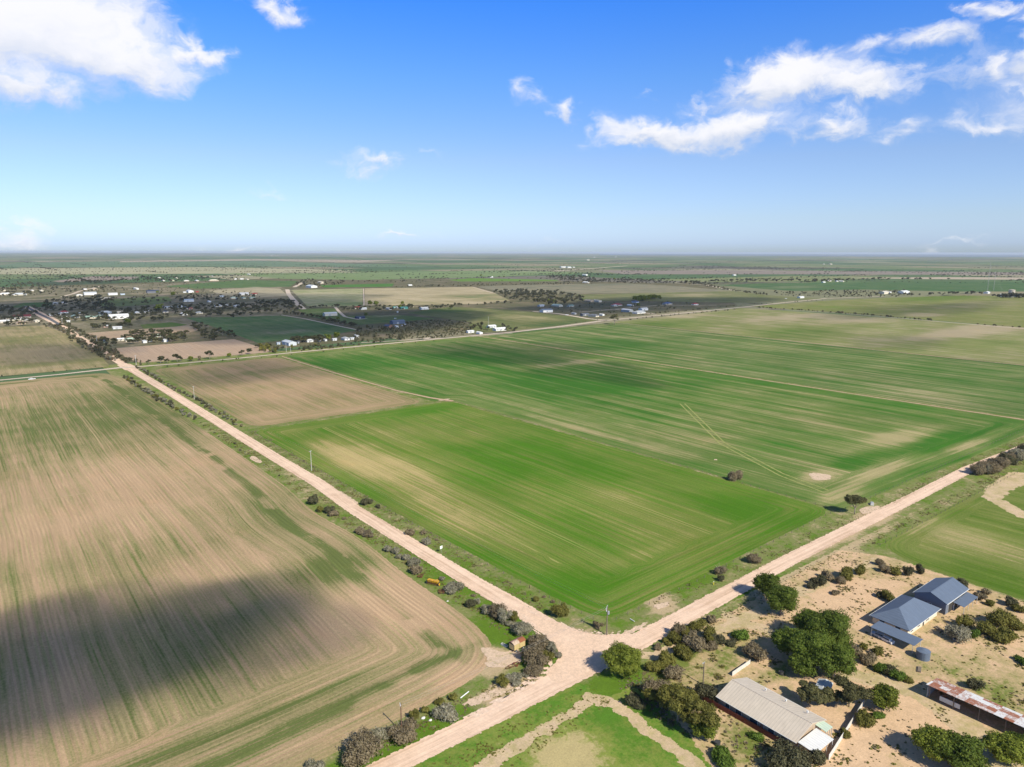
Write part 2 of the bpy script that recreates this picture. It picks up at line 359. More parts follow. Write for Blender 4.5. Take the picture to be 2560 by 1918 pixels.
scr = nt.ss(nt.add(nt.noise(P, .00045, 4, .6), nt.mul(nt.noise(P, .012, 3, .6), .12)), .62, .67)
spk = nt.ss(nt.noise(P, .05, 3, .7), .42, .6)
c = nt.mix(nt.mul(scr, nt.mad(spk, .6, .35)), c, (.055, .06, .045))
hedge = nt.mul(nt.ss(nt.m('MINIMUM', e1, e2), 7, 14, a=1, b=0), nt.ss(nt.noise(P, .012, 3, .6), .47, .55))
c = nt.mix(nt.mul(hedge, .85), c, (.05, .055, .04))
nt.put(b.inputs['Base Color'], c); b.inputs['Roughness'].default_value = .95; b.inputs['Specular IOR Level'].default_value = .03
N_ = 96; V = [(0, 0, 0)]
for r_ in (300, 1200, 5000, 20000, 70000): V += [(r_ * math.cos(2 * math.pi * i / N_), r_ * math.sin(2 * math.pi * i / N_), 0) for i in range(N_)]
Fc = [(0, 1 + i, 1 + (i + 1) % N_) for i in range(N_)]
for k in range(4): Fc += [(1 + k * N_ + i, 1 + (k + 1) * N_ + i, 1 + (k + 1) * N_ + (i + 1) % N_, 1 + k * N_ + (i + 1) % N_) for i in range(N_)]
me = bpy.data.meshes.new('ground'); me.from_pydata(V, [], Fc); me.materials.append(m); go = bpy.data.objects.new('ground', me); link(go); tag(go, kind='structure')
# sea on the right-hand horizon
m, nt, b, o = mat_new('sea_water'); P = nt.pos()
nt.put(b.inputs['Base Color'], nt.mix(nt.noise(P, .0004, 3), (.10, .14, .17), (.16, .20, .23))); b.inputs['Roughness'].default_value = .8; b.inputs['Specular IOR Level'].default_value = .1
sea_near = [G(1500, 638.0), G(1900, 640.0), G(2150, 641.5), G(2560, 643.2), G(3000, 645.5)]
a0 = [math.atan2(y, x) for x, y in sea_near]
out = [(68000 * math.cos(a), 68000 * math.sin(a)) for a in a0]
sv = MB()
for i in range(len(sea_near) - 1): sv.poly([sea_near[i] + (.8,), sea_near[i + 1] + (.8,), out[i + 1] + (.8,), out[i] + (.8,)])
tag(sv.build('sea', m), kind='structure')
# ---------------------------------------------------------------- paddocks and fields
SOIL = (.47, .33, .20); SOILP = (.50, .37, .245); GR = (.085, .165, .022); GRB = (.12, .24, .03); OLV = (.20, .205, .085)
# verge and scrub land under everything near
verge = ground_mat('verge_grass', (.44, .34, .20), (.20, .21, .075), (.10, .175, .018), thr=.46, scale_=.09, edge=2, soft=.13)
scrub = ground_mat('scrub_land', (.26, .20, .13), (.12, .115, .06), (.06, .10, .03), thr=.52, scale_=.02, edge=6, soft=.2, fine=.25)
townm = ground_mat('town_land', (.33, .27, .19), (.13, .125, .065), (.07, .12, .035), thr=.55, scale_=.012, edge=10, soft=.2, fine=.1, es=.05)
yard = ground_mat('sandy_yard', (.60, .415, .255), (.42, .32, .165), (.15, .18, .04), thr=.56, scale_=.10, edge=2.2, soft=.13)
z = .01
field('scrub_land', [(-700, 800), (1400, 960), (2300, 1700), (1500, 3300), (-900, 2700)], .01, scrub, cell=25, margin=12)
field('town_land', gp((-80, 830), (-80, 722), (200, 716), (640, 700), (760, 735), (700, 790), (560, 800), (300, 880)), .03, townm, cell=20, margin=12)
field('verge', [(20, 124), (900, 128), (900, 400), (620, 845), (115, 860), (100, 153), (20, 152)], .04, verge, cell=3, margin=4,
      vig=blobs([(1250, 1600, 16, 12, .25), (1140, 1440, 10, 30, .12), (1250, 1640, 20, 6, -.12), (760, 1200, 8, 40, -.06), (2100, 1350, 40, 3, -.2), (1880, 1480, 30, 3, .1), (2180, 1290, 12, 5, -.45), (1640, 1500, 7, 4, -.4), (1660, 1520, 5, 3, -.3), (1700, 1470, 30, 4, .15), (1300, 1460, 5, 25, .05), (1330, 1650, 8, 8, .2), (1270, 1720, 10, 2.5, -.6), (1230, 1640, 5, 5, -.7), (1265, 1655, 8, 2.5, -.5), (1000, 1860, 30, 4, .2)]))
field('verge', [(128, 122), (272, 122), (272, -40), (760, -60), (760, 134), (128, 134)], .05, verge, cell=3, margin=3, vig=blobs([(2060, 1400, 60, 3, -.25), (1990, 1430, 20, 3, -.3), (1500, 1740, 20, 5, .3), (2300, 1260, 60, 3, -.1)]))
# farm yard south of the cross road
field('yard', [(150, 128), (275, 133), (284, 118), (283, 40), (240, 10), (120, 10), (120, 70), (135, 100), (140, 120)], .06, yard, cell=2.5, margin=4,
      vig=blobs([(2300, 1720, 14, 7, -.1), (2440, 1690, 12, 14, .10), (2500, 1480, 12, 12, .05), (1660, 1640, 18, 7, .14), (1600, 1700, 10, 6, .10), (1760, 1600, 20, 5, .10), (2230, 1680, 5, 8, .16),
                 (1940, 1680, 8, 3, .2), (2180, 1820, 8, 6, .06), (2450, 1550, 12, 8, .05), (1860, 1860, 8, 8, .06), (2070, 1630, 10, 10, -.05), (1950, 1640, 16, 9, -.02), (1640, 1720, 14, 10, .16), (1560, 1690, 10, 10, .15), (1760, 1660, 10, 14, .10), (1900, 1880, 14, 10, .14), (2440, 1760, 16, 20, .1), (1840, 1640, 14, 5, .1), (2130, 1490, 20, 12, -.12), (2300, 1800, 14, 14, -.25), (2100, 1880, 20, 12, -.2), (1700, 1700, 6, 20, -.02), (2180, 1420, 20, 6, .04)]))
# green paddock east of the yard
pg = crop_mat('paddock_green', (.38, .31, .15), (.17, .20, .05), (.075, .14, .014), head=9, rows=(.5, .4, .3), base=.62, edge=1.5, seed=3, lines=False)
field('paddock', smooth_poly([(292, 126), (600, 128), (600, -60), (292, -20), (285, 60), (284, 105)], 1), .09, pg, cell=4, margin=3, vig=blobs([(2500, 1440, 20, 20, .3), (2400, 1340, 20, 20, -.3), (2550, 1400, 20, 20, -.2)]))
# green paddock west of the yard, with bare tracks round it
track_sand = ground_mat('bare_sand', (.56, .42, .27), (.40, .33, .16), (.14, .2, .04), thr=.60, scale_=.12, edge=3.2, soft=.2, es=.2)
verge2 = ground_mat('lush_grass', (.44, .36, .17), (.20, .24, .05), (.085, .185, .02), thr=.42, scale_=.06, edge=1, soft=.14)
field('paddock', [(20, 132), (128, 132), (150, 108), (150, 40), (20, 40)], .045, verge2, cell=3, margin=3, vig=blobs([(1450, 1880, 12, 10, -.16), (1380, 1918, 10, 10, -.14), (1480, 1800, 8, 6, .1)]))
# ---- the big paddocks
fpoly = smooth_poly([(-520, 790), (110, 806), (119.5, 760), (121, 672), (124, 544), (124.8, 398), (124.5, 345), (121, 305), (125, 266), (122.5, 220), (123.3, 183), (120.6, 162), (110, 153), (96, 150.2), (56, 147), (-80, 140), (-520, 120)], 2)
f1m = crop_mat('stubble_tan', (.455, .315, .19), (.295, .24, .12), (.115, .14, .042), head=36, rows=(.5, .62, .55), base=.41, edge=.8, seed=1, drift=3, speck=.6, band=15, damp=.11, streak=.5)
field('stubble_field', fpoly, .10, f1m, cell=3.0, margin=2.5, vig=blobs([
    (830, 1425, 15, 15, .5), (760, 1390, 12, 22, .12), (300, 1020, 90, 110, .34), (60, 1100, 60, 60, .16), (600, 1250, 45, 35, .12), (700, 1290, 12, 30, .30), (420, 1200, 60, 60, -.16), (200, 1300, 60, 30, -.12),
    (1000, 1500, 14, 25, -.30), (880, 1540, 22, 12, -.16), (1110, 1600, 6, 16, .2), (1000, 1690, 30, 2.5, .4), (560, 1830, 50, 2.2, .4), (1140, 1640, 2.5, 5, .35), (640, 1400, 30, 18, -.14), (540, 1600, 24, 20, .16), (760, 1680, 12, 4, .15), (400, 1750, 30, 12, .06), (1100, 1560, 5, 30, -.1), (1180, 1690, 10, 8, -.35)]))
m_tan2 = crop_mat('stubble_tan_two', (.385, .27, .155), (.26, .215, .10), (.12, .155, .042), head=22, rows=(.8, .8, .4), base=.32, edge=1, seed=5, drift=5)
field('stubble_field', smooth_poly([(153, 487), (291, 487), (289, 600), (287, 806), (153, 797), (152, 640)], 1), .10, m_tan2, cell=4, margin=3, vig=blobs([(700, 925, 60, 14, .25), (560, 1010, 20, 40, .22), (430, 940, 20, 60, .2), (640, 1040, 30, 12, -.15), (800, 960, 40, 30, -.1), (1000, 1000, 30, 10, .1)]))
m_lot = crop_mat('young_crop_green', (.42, .33, .145), (.17, .205, .045), (.065, .165, .010), head=20, streak=.3, rows=(.55, .7, .4), base=.63, edge=.8, seed=9, drift=3, contrast=.95)
field('crop_field', smooth_poly([(157, 151.4), (235, 154.6), (316.5, 158.2), (310.5, 479), (149.6, 478), (151.6, 280), (154.3, 190)], 1, 11), .10, m_lot, cell=2.5, margin=2.5, vig=blobs([
    (950, 1160, 20, 80, -.42), (820, 1120, 10, 50, -.2), (1150, 1280, 14, 50, -.20), (1000, 1090, 20, 30, -.16), (1350, 1150, 40, 50, .28), (1500, 1440, 25, 12, .30), (1900, 1280, 20, 30, .25), (780, 1090, 20, 14, .25), (1100, 1020, 40, 12, .2), (1560, 1400, 20, 6, -.12), (1620, 1380, 40, 4, -.10), (1400, 1380, 12, 20, -.05), (860, 1230, 6, 70, .1), (1650, 1330, 20, 14, -.12), (1330, 1490, 6, 20, -.08)]))
m_big = crop_mat('crop_rows_green', (.35, .30, .145), (.14, .19, .05), (.045, .14, .014), head=26, rows=(1.0, .85, .3), base=.56, edge=1.2, seed=14, drift=3)
gv = blobs([(1250, 1025, 14, 50, -.08), (1450, 1075, 14, 40, -.08), (1650, 1130, 14, 40, -.1), (1850, 1185, 14, 30, -.1), (900, 905, 60, 60, .3), (1400, 960, 70, 90, .38), (1650, 1010, 60, 60, -.05), (1150, 900, 70, 70, .28), (1240, 1010, 30, 60, -.12), (1000, 960, 40, 60, -.12), (1450, 1080, 30, 60, -.12), (1700, 1120, 50, 20, -.12), (2050, 1190, 16, 8, -.6), (2150, 1150, 30, 9, .4), (2350, 1100, 50, 8, .35), (2260, 1090, 45, 12, -.45), (2200, 1180, 40, 6, -.4), (2420, 1120, 50, 5, -.4), (2100, 1240, 25, 6, -.35), (1460, 905, 26, 14, -.4), (1380, 915, 26, 12, -.3), (1100, 880, 16, 20, -.1), (2050, 1060, 50, 40, -.1), (2450, 1080, 60, 8, .1), (1700, 950, 100, 60, .1)])
field('crop_field', [(298, 486), (297, 812), (440, 824), (592, 833), (597, 500), (604, 150), (318.6, 156.5), (313, 480)], .12, m_big, cell=4, margin=3, vig=gv)
m_big2 = crop_mat('crop_rows_green_two', (.32, .28, .145), (.135, .18, .055), (.05, .13, .018), head=24, rows=(1.1, .9, .25), base=.54, edge=1.5, seed=22, drift=3)
field('crop_field', [(603, 500), (600, 834), (760, 846), (893, 862), (897, 500), (905, 60), (612, 150)], .12, m_big2, cell=5, margin=3, vig=blobs([(1550, 860, 60, 80, .28), (1900, 900, 60, 60, .05), (1900, 1000, 50, 60, -.16), (2300, 1000, 60, 40, -.25), (2500, 960, 60, 60, .05), (2420, 900, 60, 60, .12), (2150, 880, 60, 60, .1)]))
m_big3 = crop_mat('grazing_green', (.36, .30, .185), (.20, .215, .075), (.095, .155, .028), head=0, rows=(.7, .5, .2), base=.45, edge=2, seed=31, lines=False)
field('grazing_paddock', [(902, 500), (901, 868), (1130, 890), (1362, 922), (1368, 600), (1380, 0), (915, 0)], .12, m_big3, cell=7, margin=4, vig=blobs([(1650, 812, 120, 60, .3), (1990, 792, 170, 45, -.34), (2130, 800, 120, 45, -.3), (2450, 825, 260, 40, -.42), (1700, 790, 70, 40, -.3), (1990, 830, 120, 60, .25), (2200, 840, 100, 60, -.05), (2400, 860, 120, 60, .15), (1800, 830, 100, 50, -.1)]))
# ---- paddocks farther off: polygons (px) with the colours of each
FAR = [
 ('grazing_paddock', [(-300, 975), (-20, 943), (276, 917), (250, 887), (178, 840), (112, 814), (-100, 822), (-300, 840)], (.34, .27, .15), (.20, .185, .08), (.11, .14, .045), .30, .14, 8, [(60, 915, 80, 20, .3), (250, 900, 20, 20, .15), (60, 850, 60, 60, .2), (120, 880, 30, 60, -.2)]),
 ('ploughed_field', [(278, 872), (400, 862), (520, 853), (585, 848), (688, 880), (620, 886), (480, 896), (350, 908), (312, 893)], (.40, .29, .20), (.36, .275, .20), (.24, .21, .14), .22, .12, 8, []),
 ('ploughed_field', [(210, 833), (340, 824), (460, 816), (508, 824), (440, 838), (330, 842), (258, 850), (224, 847)], (.37, .27, .18), (.32, .25, .17), (.2, .2, .1), .25, .12, 8, []),
 ('grazing_paddock', [(350, 812), (430, 806), (470, 812), (440, 817), (360, 822)], (.3, .25, .12), (.16, .17, .06), (.085, .15, .03), .75, .16, 8, []),
 ('crop_field', [(463, 795), (640, 791), (704, 789), (800, 806), (893, 826), (800, 842), (700, 852), (645, 858), (560, 826)], (.26, .24, .15), (.12, .17, .07), (.045, .125, .03), .6, .14, 8, [(700, 830, 50, 40, -.3), (620, 810, 40, 30, -.15)]),
 ('crop_field', [(728, 725), (820, 723), (907, 721.5), (907, 765), (840, 767), (768, 766)], (.40, .36, .22), (.24, .26, .12), (.12, .18, .06), .35, .14, 14, [(800, 735, 90, 90, -.2), (880, 760, 60, 60, .4)]),
 ('stubble_field', [(912, 721.5), (1040, 719.5), (1184, 717.5), (1233, 731), (1276, 752), (1200, 760), (1074, 762), (912, 765)], (.42, .35, .22), (.30, .26, .14), (.13, .17, .06), .25, .14, 14, [(1180, 740, 120, 80, .45), (1230, 748, 80, 80, .3), (930, 740, 60, 60, .2), (1060, 758, 100, 60, .2)]),
 ('grazing_paddock', [(1192, 717), (1290, 713), (1560, 708.5), (1700, 716), (1832, 728), (1600, 733), (1390, 735), (1260, 731)], (.26, .23, .15), (.17, .17, .11), (.11, .14, .07), .3, .13, 18, [(1500, 712, 300, 60, .2)]),
 ('grazing_paddock', [(1440, 737), (1600, 733), (1832, 728), (1925, 739), (2070, 747), (1880, 757), (1740, 756), (1600, 752), (1460, 752)], (.30, .26, .15), (.16, .17, .07), (.085, .13, .035), .5, .13, 16, [(1740, 738, 100, 60, -.3)]),
 ('grazing_paddock', [(1016, 782), (1129, 767), (1280, 775), (1400, 788), (1500, 800), (1390, 815), (1280, 827), (1178, 834), (1172, 806), (1100, 795)], (.31, .27, .14), (.15, .16, .06), (.06, .11, .03), .5, .14, 8, [(1100, 778, 60, 60, .3), (1320, 795, 40, 60, -.25), (1400, 810, 60, 40, .3), (1230, 820, 40, 30, .2)]),
 ('grazing_paddock', [(741, 773), (838, 771), (858, 790), (1000, 788), (1092, 797), (1000, 805), (900, 812), (862, 808), (770, 790)], (.3, .27, .15), (.14, .17, .06), (.06, .13, .03), .62, .14, 8, [(960, 790, 40, 30, -.3)]),
 ('grazing_paddock', [(1880, 766), (2070, 752), (2209, 745), (2400, 739), (2640, 741), (2640, 826), (2360, 803), (2140, 785), (1925, 770)], (.34, .29, .16), (.19, .20, .065), (.12, .175, .03), .5, .13, 12, [(2350, 745, 200, 60, .4), (2310, 787, 60, 30, -.5), (2450, 760, 200, 60, -.15), (2100, 770, 60, 60, .2)]),
 ('crop_field', [(1795, 713), (1920, 708), (2300, 704), (2640, 706), (2640, 729), (2380, 729), (2160, 724), (1985, 728), (1900, 722)], (.22, .22, .13), (.10, .15, .06), (.045, .115, .035), .65, .12, 25, [(1990, 718, 150, 60, -.3)]),
 ('grazing_paddock', [(1600, 700), (1820, 694), (1980, 690), (2260, 692), (2100, 701), (1800, 706)], (.3, .27, .16), (.2, .22, .1), (.13, .18, .06), .5, .12, 30, []),
 ('crop_field', [(1120, 700), (1180, 695.5), (1390, 700), (1400, 703), (1150, 704)], (.3, .3, .15), (.17, .23, .06), (.11, .22, .03), .8, .12, 25, []),
 ('crop_field', [(800, 713), (985, 709), (980, 717), (810, 719)], (.25, .25, .13), (.12, .2, .06), (.07, .17, .03), .8, .12, 20, []),
 ('crop_field', [(600, 700), (745, 703), (725, 717), (490, 722), (410, 716)], (.22, .22, .13), (.11, .16, .06), (.06, .13, .035), .6, .12, 20, []),
 ('crop_field', [(20, 770), (60, 757), (150, 755), (110, 768)], (.22, .22, .13), (.10, .14, .05), (.055, .12, .03), .7, .12, 20, []),
 ('grazing_paddock', [(240, 758), (270, 748), (420, 741), (430, 752), (380, 762), (260, 768)], (.3, .28, .15), (.16, .19, .07), (.09, .15, .04), .55, .12, 15, []),
 ('stubble_field', [(-100, 673), (250, 669), (560, 668), (900, 676), (600, 684), (200, 686), (-100, 686)], (.38, .35, .22), (.27, .28, .16), (.18, .22, .11), .25, .11, 45, []),
 ('crop_field', [(60, 657), (300, 653), (640, 652), (900, 660), (1100, 668), (560, 667), (250, 668), (-60, 668)], (.2, .24, .14), (.14, .2, .11), (.09, .155, .07), .6, .11, 60, []),
 ('stubble_field', [(300, 652), (640, 648), (1000, 651), (900, 656), (640, 651.5), (300, 656)], (.36, .3, .22), (.32, .28, .2), (.24, .23, .15), .2, .115, 80, []),
 ('ploughed_field', [(130, 703), (230, 691), (350, 692), (330, 699), (240, 702), (150, 706)], (.27, .22, .18), (.24, .2, .16), (.18, .17, .12), .3, .12, 25, []),
 ('stubble_field', [(640, 718), (700, 722), (720, 740), (640, 744), (560, 738), (520, 727)], (.38, .33, .22), (.27, .24, .15), (.16, .17, .09), .25, .12, 15, []),
 ('crop_field', [(560, 684), (760, 683), (1280, 676), (1500, 682), (1180, 694), (900, 700), (700, 697)], (.3, .3, .18), (.19, .24, .11), (.13, .21, .06), .6, .115, 45, []),
 ('ploughed_field', [(1490, 676), (1900, 676), (2560, 681), (2560, 688), (1950, 686), (1560, 686)], (.25, .21, .17), (.2, .175, .14), (.15, .16, .11), .2, .118, 50, []),
 ('stubble_field', [(2110, 695), (2350, 693), (2600, 694), (2600, 700), (2300, 698)], (.42, .35, .26), (.36, .31, .23), (.24, .23, .15), .15, .13, 25, []),
]
for i, (nm, pl, so_, mi_, gr_, base_, zz, cell_, bl_) in enumerate(FAR):
    gm = crop_mat('paddock_colours_%d' % i, so_, mi_, gr_, head=0, rows=(.5, .35, .12), base=base_, edge=3 if cell_ < 20 else 12, seed=40 + i * 3, k=.8 if cell_ < 20 else .35, lines=False, speck=.15)
    field(nm, gp(*pl), zz + .001 * i, gm, cell=cell_, margin=cell_, vig=blobs(bl_))
# ---------------------------------------------------------------- roads
dirt = road_mat('dirt_road_pink', (.59, .405, .275), (.75, .555, .405), axis=1)
dirtx = road_mat('dirt_road_pink_cross', (.60, .415, .285), (.75, .55, .405), axis=0)
pale = road_mat('dirt_road_pale', (.50, .40, .30), (.60, .50, .39), axis=0, edge=1)
aspha = road_mat('asphalt_old', (.10, .10, .105), (.15, .15, .15), axis=1, edge=.3)
A_pts = [(140.3, 141), (140.5, 175), (139.2, 200), (138.6, 240), (138.0, 300), (140.2, 345), (139.2, 400), (138.5, 520), (137.5, 680), (135.5, 830), (134.5, 1000), (133.5, 1200), (132.5, 1400)]
A_w = [7.5, 8.3, 8.2, 8.0, 7.6, 8.2, 8.2, 8.4, 8.6, 9, 9, 9, 9]
strip('dirt_road', A_pts, A_w, .20, dirt, cell=1.6)
B_pts = [(-60, 133.5), (20, 134.5), (66, 135), (92, 135.2), (120, 136), (150, 136.2), (180, 137.4), (215, 139), (250, 140.5), (307, 141.6), (370, 142.8), (440, 144.8), (530, 141), (620, 137), (900, 130)]
B_w = [7.0, 7.0, 7.0, 7.1, 8.2, 8.2, 7.8, 7.5, 7.2, 7.3, 7.3, 7.1, 7.2, 7.2, 7.2]
strip('dirt_road', B_pts, B_w, .21, dirtx, cell=1.6)
# flared corner of the junction
flare = ground_mat('road_flare', (.77, .565, .415), (.69, .50, .36), (.61, .43, .30), thr=.56, scale_=.16, edge=.9, soft=.3)
field('dirt_road', smooth_poly([(122, 141.5), (130, 143.5), (134.5, 149), (136.4, 160), (136.8, 176), (143.8, 176), (144.5, 164), (146, 154), (149.5, 146), (160, 140.6), (160, 134), (122, 134)], 2), .225, flare, cell=1.2, margin=1.5)
C_pts = [G(-400, 985), G(0, 951), G(150, 936.5), G(300, 920), G(350, 917), G(453, 909), G(600, 896), G(692, 886), G(900, 866), G(1114, 846), G(1280, 831), G(1400, 817), G(1511, 802)]
strip('dirt_road', C_pts, [5.5] * 3 + [8, 6, 5.5, 5.5, 6, 6.5, 7, 8, 9, 9], .22, pale, cell=2.5)
strip('dirt_road', [G(1511, 802), G(1600, 793), G(1656, 788), G(1760, 778), G(1859, 768), G(1960, 757), G(2065, 746.5), G(2209, 741)], [8] * 8, .22, pale, cell=5, margin=5)
strip('dirt_road', [(137, 812), (135.5, 850)], [15, 13], .215, dirt, cell=1.6)
strip('road', [(132.4, 1395), (131, 1520), (126, 1660), (122, 1900)], [6, 7, 7, 7], .24, aspha, cell=2)
strip('dirt_road', [(132.4, 1380), (131, 1520), (126, 1660), (122, 1900)], [14, 20, 18, 14], .20, dirt, cell=3)
redt = ground_mat('red_track', (.50, .34, .23), (.42, .30, .18), (.2, .2, .08), thr=.66, scale_=.2, edge=.7, soft=.1)
strip('farm_track', [(311, 479), (304, 500), (297, 545), (293.5, 640), (292.2, 720), (292.5, 808)], [4.5, 3, 2.2, 2.2, 2, 2], .18, redt, cell=1.5)
strip('farm_track', [(591, 833), (593, 700), (597, 520), (601, 330), (606, 166)], [2.4] * 5, .18, redt, cell=2)
strip('farm_track', [(897, 860), (899, 700), (901, 500), (909, 60)], [2.6] * 4, .18, redt, cell=2.5)
for pts, wd in (([(718, 724), (722, 736), (740, 757), (758, 773)], 13), ([(838, 768), (848, 780), (862, 792), (895, 799), (915, 797)], 6), ([(704, 788), (760, 797), (830, 812), (897, 826)], 4),
                ([(736, 718), (756, 707)], 14), ([(155, 742), (182, 735), (200, 728), (250, 716)], 9), ([(909, 722), (910, 764)], 3), ([(1450, 781), (1640, 764), (1790, 763)], 5), ([(1540, 774), (1640, 786)], 6),
                ([(1336, 779), (1400, 785), (1470, 797), (1510, 801)], 9), ([(1384, 678.5), (1470, 672), (1567, 665)], 34), ([(1280, 681), (1400, 676)], 16), ([(1182, 718), (1233, 733)], 5), ([(1690, 708), (1760, 712), (1832, 726)], 12),
                ([(1859, 769), (2100, 783), (2354, 805), (2640, 829)], 5), ([(905, 857), (1000, 852), (1090, 843), (1060, 848), (1110, 846)], 4), ([(1180, 842), (1280, 834)], 3)):
    strip('farm_track', gp(*pts), [wd] * len(pts), .23, pale, cell=max(2.0, wd / 2.5), margin=wd / 2)
strip('farm_track', gp((1150, 1960), (1300, 1860), (1420, 1790), (1480, 1745), (1540, 1765), (1640, 1840), (1760, 1930)), [5, 4, 3.2, 4, 4.5, 3.6, 4], .07, track_sand, cell=1.5)
strip('farm_track', gp((1560, 1640), (1640, 1640), (1830, 1560), (2000, 1480), (2200, 1400)), [3, 4, 5, 5, 4], .072, track_sand, cell=1.5)
strip('farm_track', gp((2560, 1960), (2380, 1780), (2300, 1730), (2140, 1690), (2060, 1650), (1900, 1570), (1820, 1540)), [9, 10, 8, 7, 5, 5, 5], .074, track_sand, cell=1.5)
strip('farm_track', gp((2560, 1190), (2500, 1220), (2480, 1245), (2560, 1290)), [14, 10, 8, 8], .095, track_sand, cell=2)
# bare scrapes in the grass beside the roads
scr_m = ground_mat('bare_scrape', (.60, .45, .32), (.50, .38, .25), (.2, .24, .07), thr=.60, scale_=.3, edge=1.6, soft=.1, es=.45)
for k, (c_, rx, ry) in enumerate([((1265, 1650), 6, 4), ((1225, 1738), 9, 1.8), ((1655, 1515), 3.5, 1.6), ((2172, 1275), 8, 2.6), ((1790, 1150), 1, 1), ((870, 1245), 1.5, 12), ((985, 1330), 1.5, 14), ((1110, 1000), 5, 3), ((1300, 1740), 6, 1.2), ((1235, 1640), 3, 5), ((2050, 1192), 7, 5), ((1580, 1578), 9, 1.0), ((640, 1150), 2, 10)]):
    g_ = G(*c_); n_ = 18
    field('bare_ground', [(g_[0] + rx * math.cos(a) * (1 + .2 * math.sin(3 * a + k)), g_[1] + ry * math.sin(a) * (1 + .2 * math.cos(2 * a + k))) for a in [2 * math.pi * i / n_ for i in range(n_)]], .15 + k * .002, scr_m, cell=.8, margin=2)
AM = ground_mat('tyre_arcs', (.60, .43, .31), (.70, .52, .39), (.80, .62, .48), thr=.42, scale_=.5, edge=.55, soft=.25, es=.6)
for k in range(9):
    f = k / 8; arc = [(136.6 + f * 2.5, 186), (136.3 + f * 2.2, 168), (133.5 + f * 1.5, 153 - f * 2), (126, 144.8 - f * 3), (112, 140.8 - f * 2.5), (90, 138.6 - f * 2)]
    strip('wheel_track', arc, [.5] * 6, .24 + k * .003, AM, cell=.8, margin=.8)
    f = k / 8; arc = [(143.6 - f * 2.5, 186), (143.9 - f * 2.2, 168), (146.5 - f * 1.2, 154 - f * 2), (153, 145.5 - f * 3), (166, 141 - f * 2.5), (190, 140.5 - f * 2)]
    if k % 2: strip('wheel_track', arc, [.5] * 6, .27 + k * .003, AM, cell=.8, margin=.8)
for k, pts in enumerate((        [(100, 1250), (300, 1222), (480, 1206)], [(1700, 1010), (1800, 1110), (1950, 1190), (2060, 1232)], [(1712, 1010), (1812, 1108), (1960, 1186), (2070, 1226)])):
    strip('wheel_track', gp(*pts), [1.0] * len(pts), .16 + k * .002, ground_mat('wheel_track_%d' % k, (.47, .34, .21) if k < 1 else (.33, .33, .12), (.38, .30, .17) if k < 1 else (.24, .27, .08), (.25, .24, .1), thr=.62, scale_=.3, edge=.35, soft=.2, es=.5), cell=1.0, margin=1.2)
# ---------------------------------------------------------------- clouds beyond the frame whose shade lies on the land
def icos(sub):
    import bmesh
    bm = bmesh.new(); bmesh.ops.create_icosphere(bm, subdivisions=sub, radius=1); V = np.array([v.co[:] for v in bm.verts]); Fq = np.array([[v.index for v in f.verts] for f in bm.faces]); bm.free(); return V, Fq
mc = bpy.data.materials.new('cloud_vapour'); mc.use_nodes = True; nt = NT(mc.node_tree); nt.n.clear()
vs = nt.n.new('ShaderNodeVolumePrincipled'); vs.inputs['Color'].default_value = (.98, .98, 1, 1); vs.inputs['Density'].default_value = .0055; vs.inputs['Anisotropy'].default_value = .2
oo = nt.n.new('ShaderNodeOutputMaterial'); nt.l.new(vs.outputs[0], oo.inputs['Volume'])
mc2 = mc.copy(); mc2.name = 'cloud_vapour_dense'; [n_ for n_ in mc2.node_tree.nodes if n_.type == 'PRINCIPLED_VOLUME'][0].inputs['Density'].default_value = .030
def cloud(px, py, rx, ry, alt, th, seed, dens=1.0):
    V, Fq = icos(4); r2 = np.random.default_rng(seed)
    ph = r2.uniform(0, 6, (8, 3)); fr = r2.uniform(1.2, 4.5, (8, 3)) * np.sign(r2.uniform(-1, 1, (8, 3)))
    n = sum(np.sin((V * fr[i]).sum(1) + ph[i, 0]) / (1 + np.linalg.norm(fr[i]) * .35) for i in range(8))
    s = 1 + .20 * n; W = V * s[:, None]
    c = G(px, py); cx, cy = c[0], c[1] - alt / math.tan(SUN_EL)
    W = W * np.array([rx, ry, th])
    me = fastmesh('cloud', W, Fq, mc2 if th < 20 else mc); o = bpy.data.objects.new('cloud', me); link(o); o.location = (cx, cy, alt)
    me.polygons.foreach_set('use_smooth', [True] * len(me.polygons))
    tag(o, kind='structure'); return o
CL = [(330, 1590, 62, 34, 520, 17, 3), (20, 1690, 46, 38, 520, 16, 4), (660, 1590, 34, 22, 520, 13, 5),
      (300, 765, 620, 330, 1900, 85, 6), (860, 800, 330, 210, 1900, 120, 7), (1250, 880, 110, 60, 1500, 80, 10), (1620, 760, 420, 140, 2100, 120, 8),
      (1480, 925, 60, 45, 1300, 70, 14), (620, 925, 90, 45, 1500, 70, 9), (2250, 855, 110, 50, 1700, 28.5, 11), (2300, 775, 420, 60, 2300, 60, 12), (150, 880, 90, 60, 1500, 70, 13)]
for a in CL: cloud(*a)
# ---------------------------------------------------------------- haze
mh = bpy.data.materials.new('haze_air'); mh.use_nodes = True; nt = NT(mh.node_tree); nt.n.clear()
vs = nt.n.new('ShaderNodeVolumePrincipled'); vs.inputs['Color'].default_value = (.80, .89, 1.0, 1); vs.inputs['Density'].default_value = 2.4e-5; vs.inputs['Anisotropy'].default_value = .0
oo = nt.n.new('ShaderNodeOutputMaterial'); nt.l.new(vs.outputs[0], oo.inputs['Volume'])
hz = MB().box((0, 0, 65), (150000, 150000, 132)).build('haze', mh); tag(hz, kind='stuff')
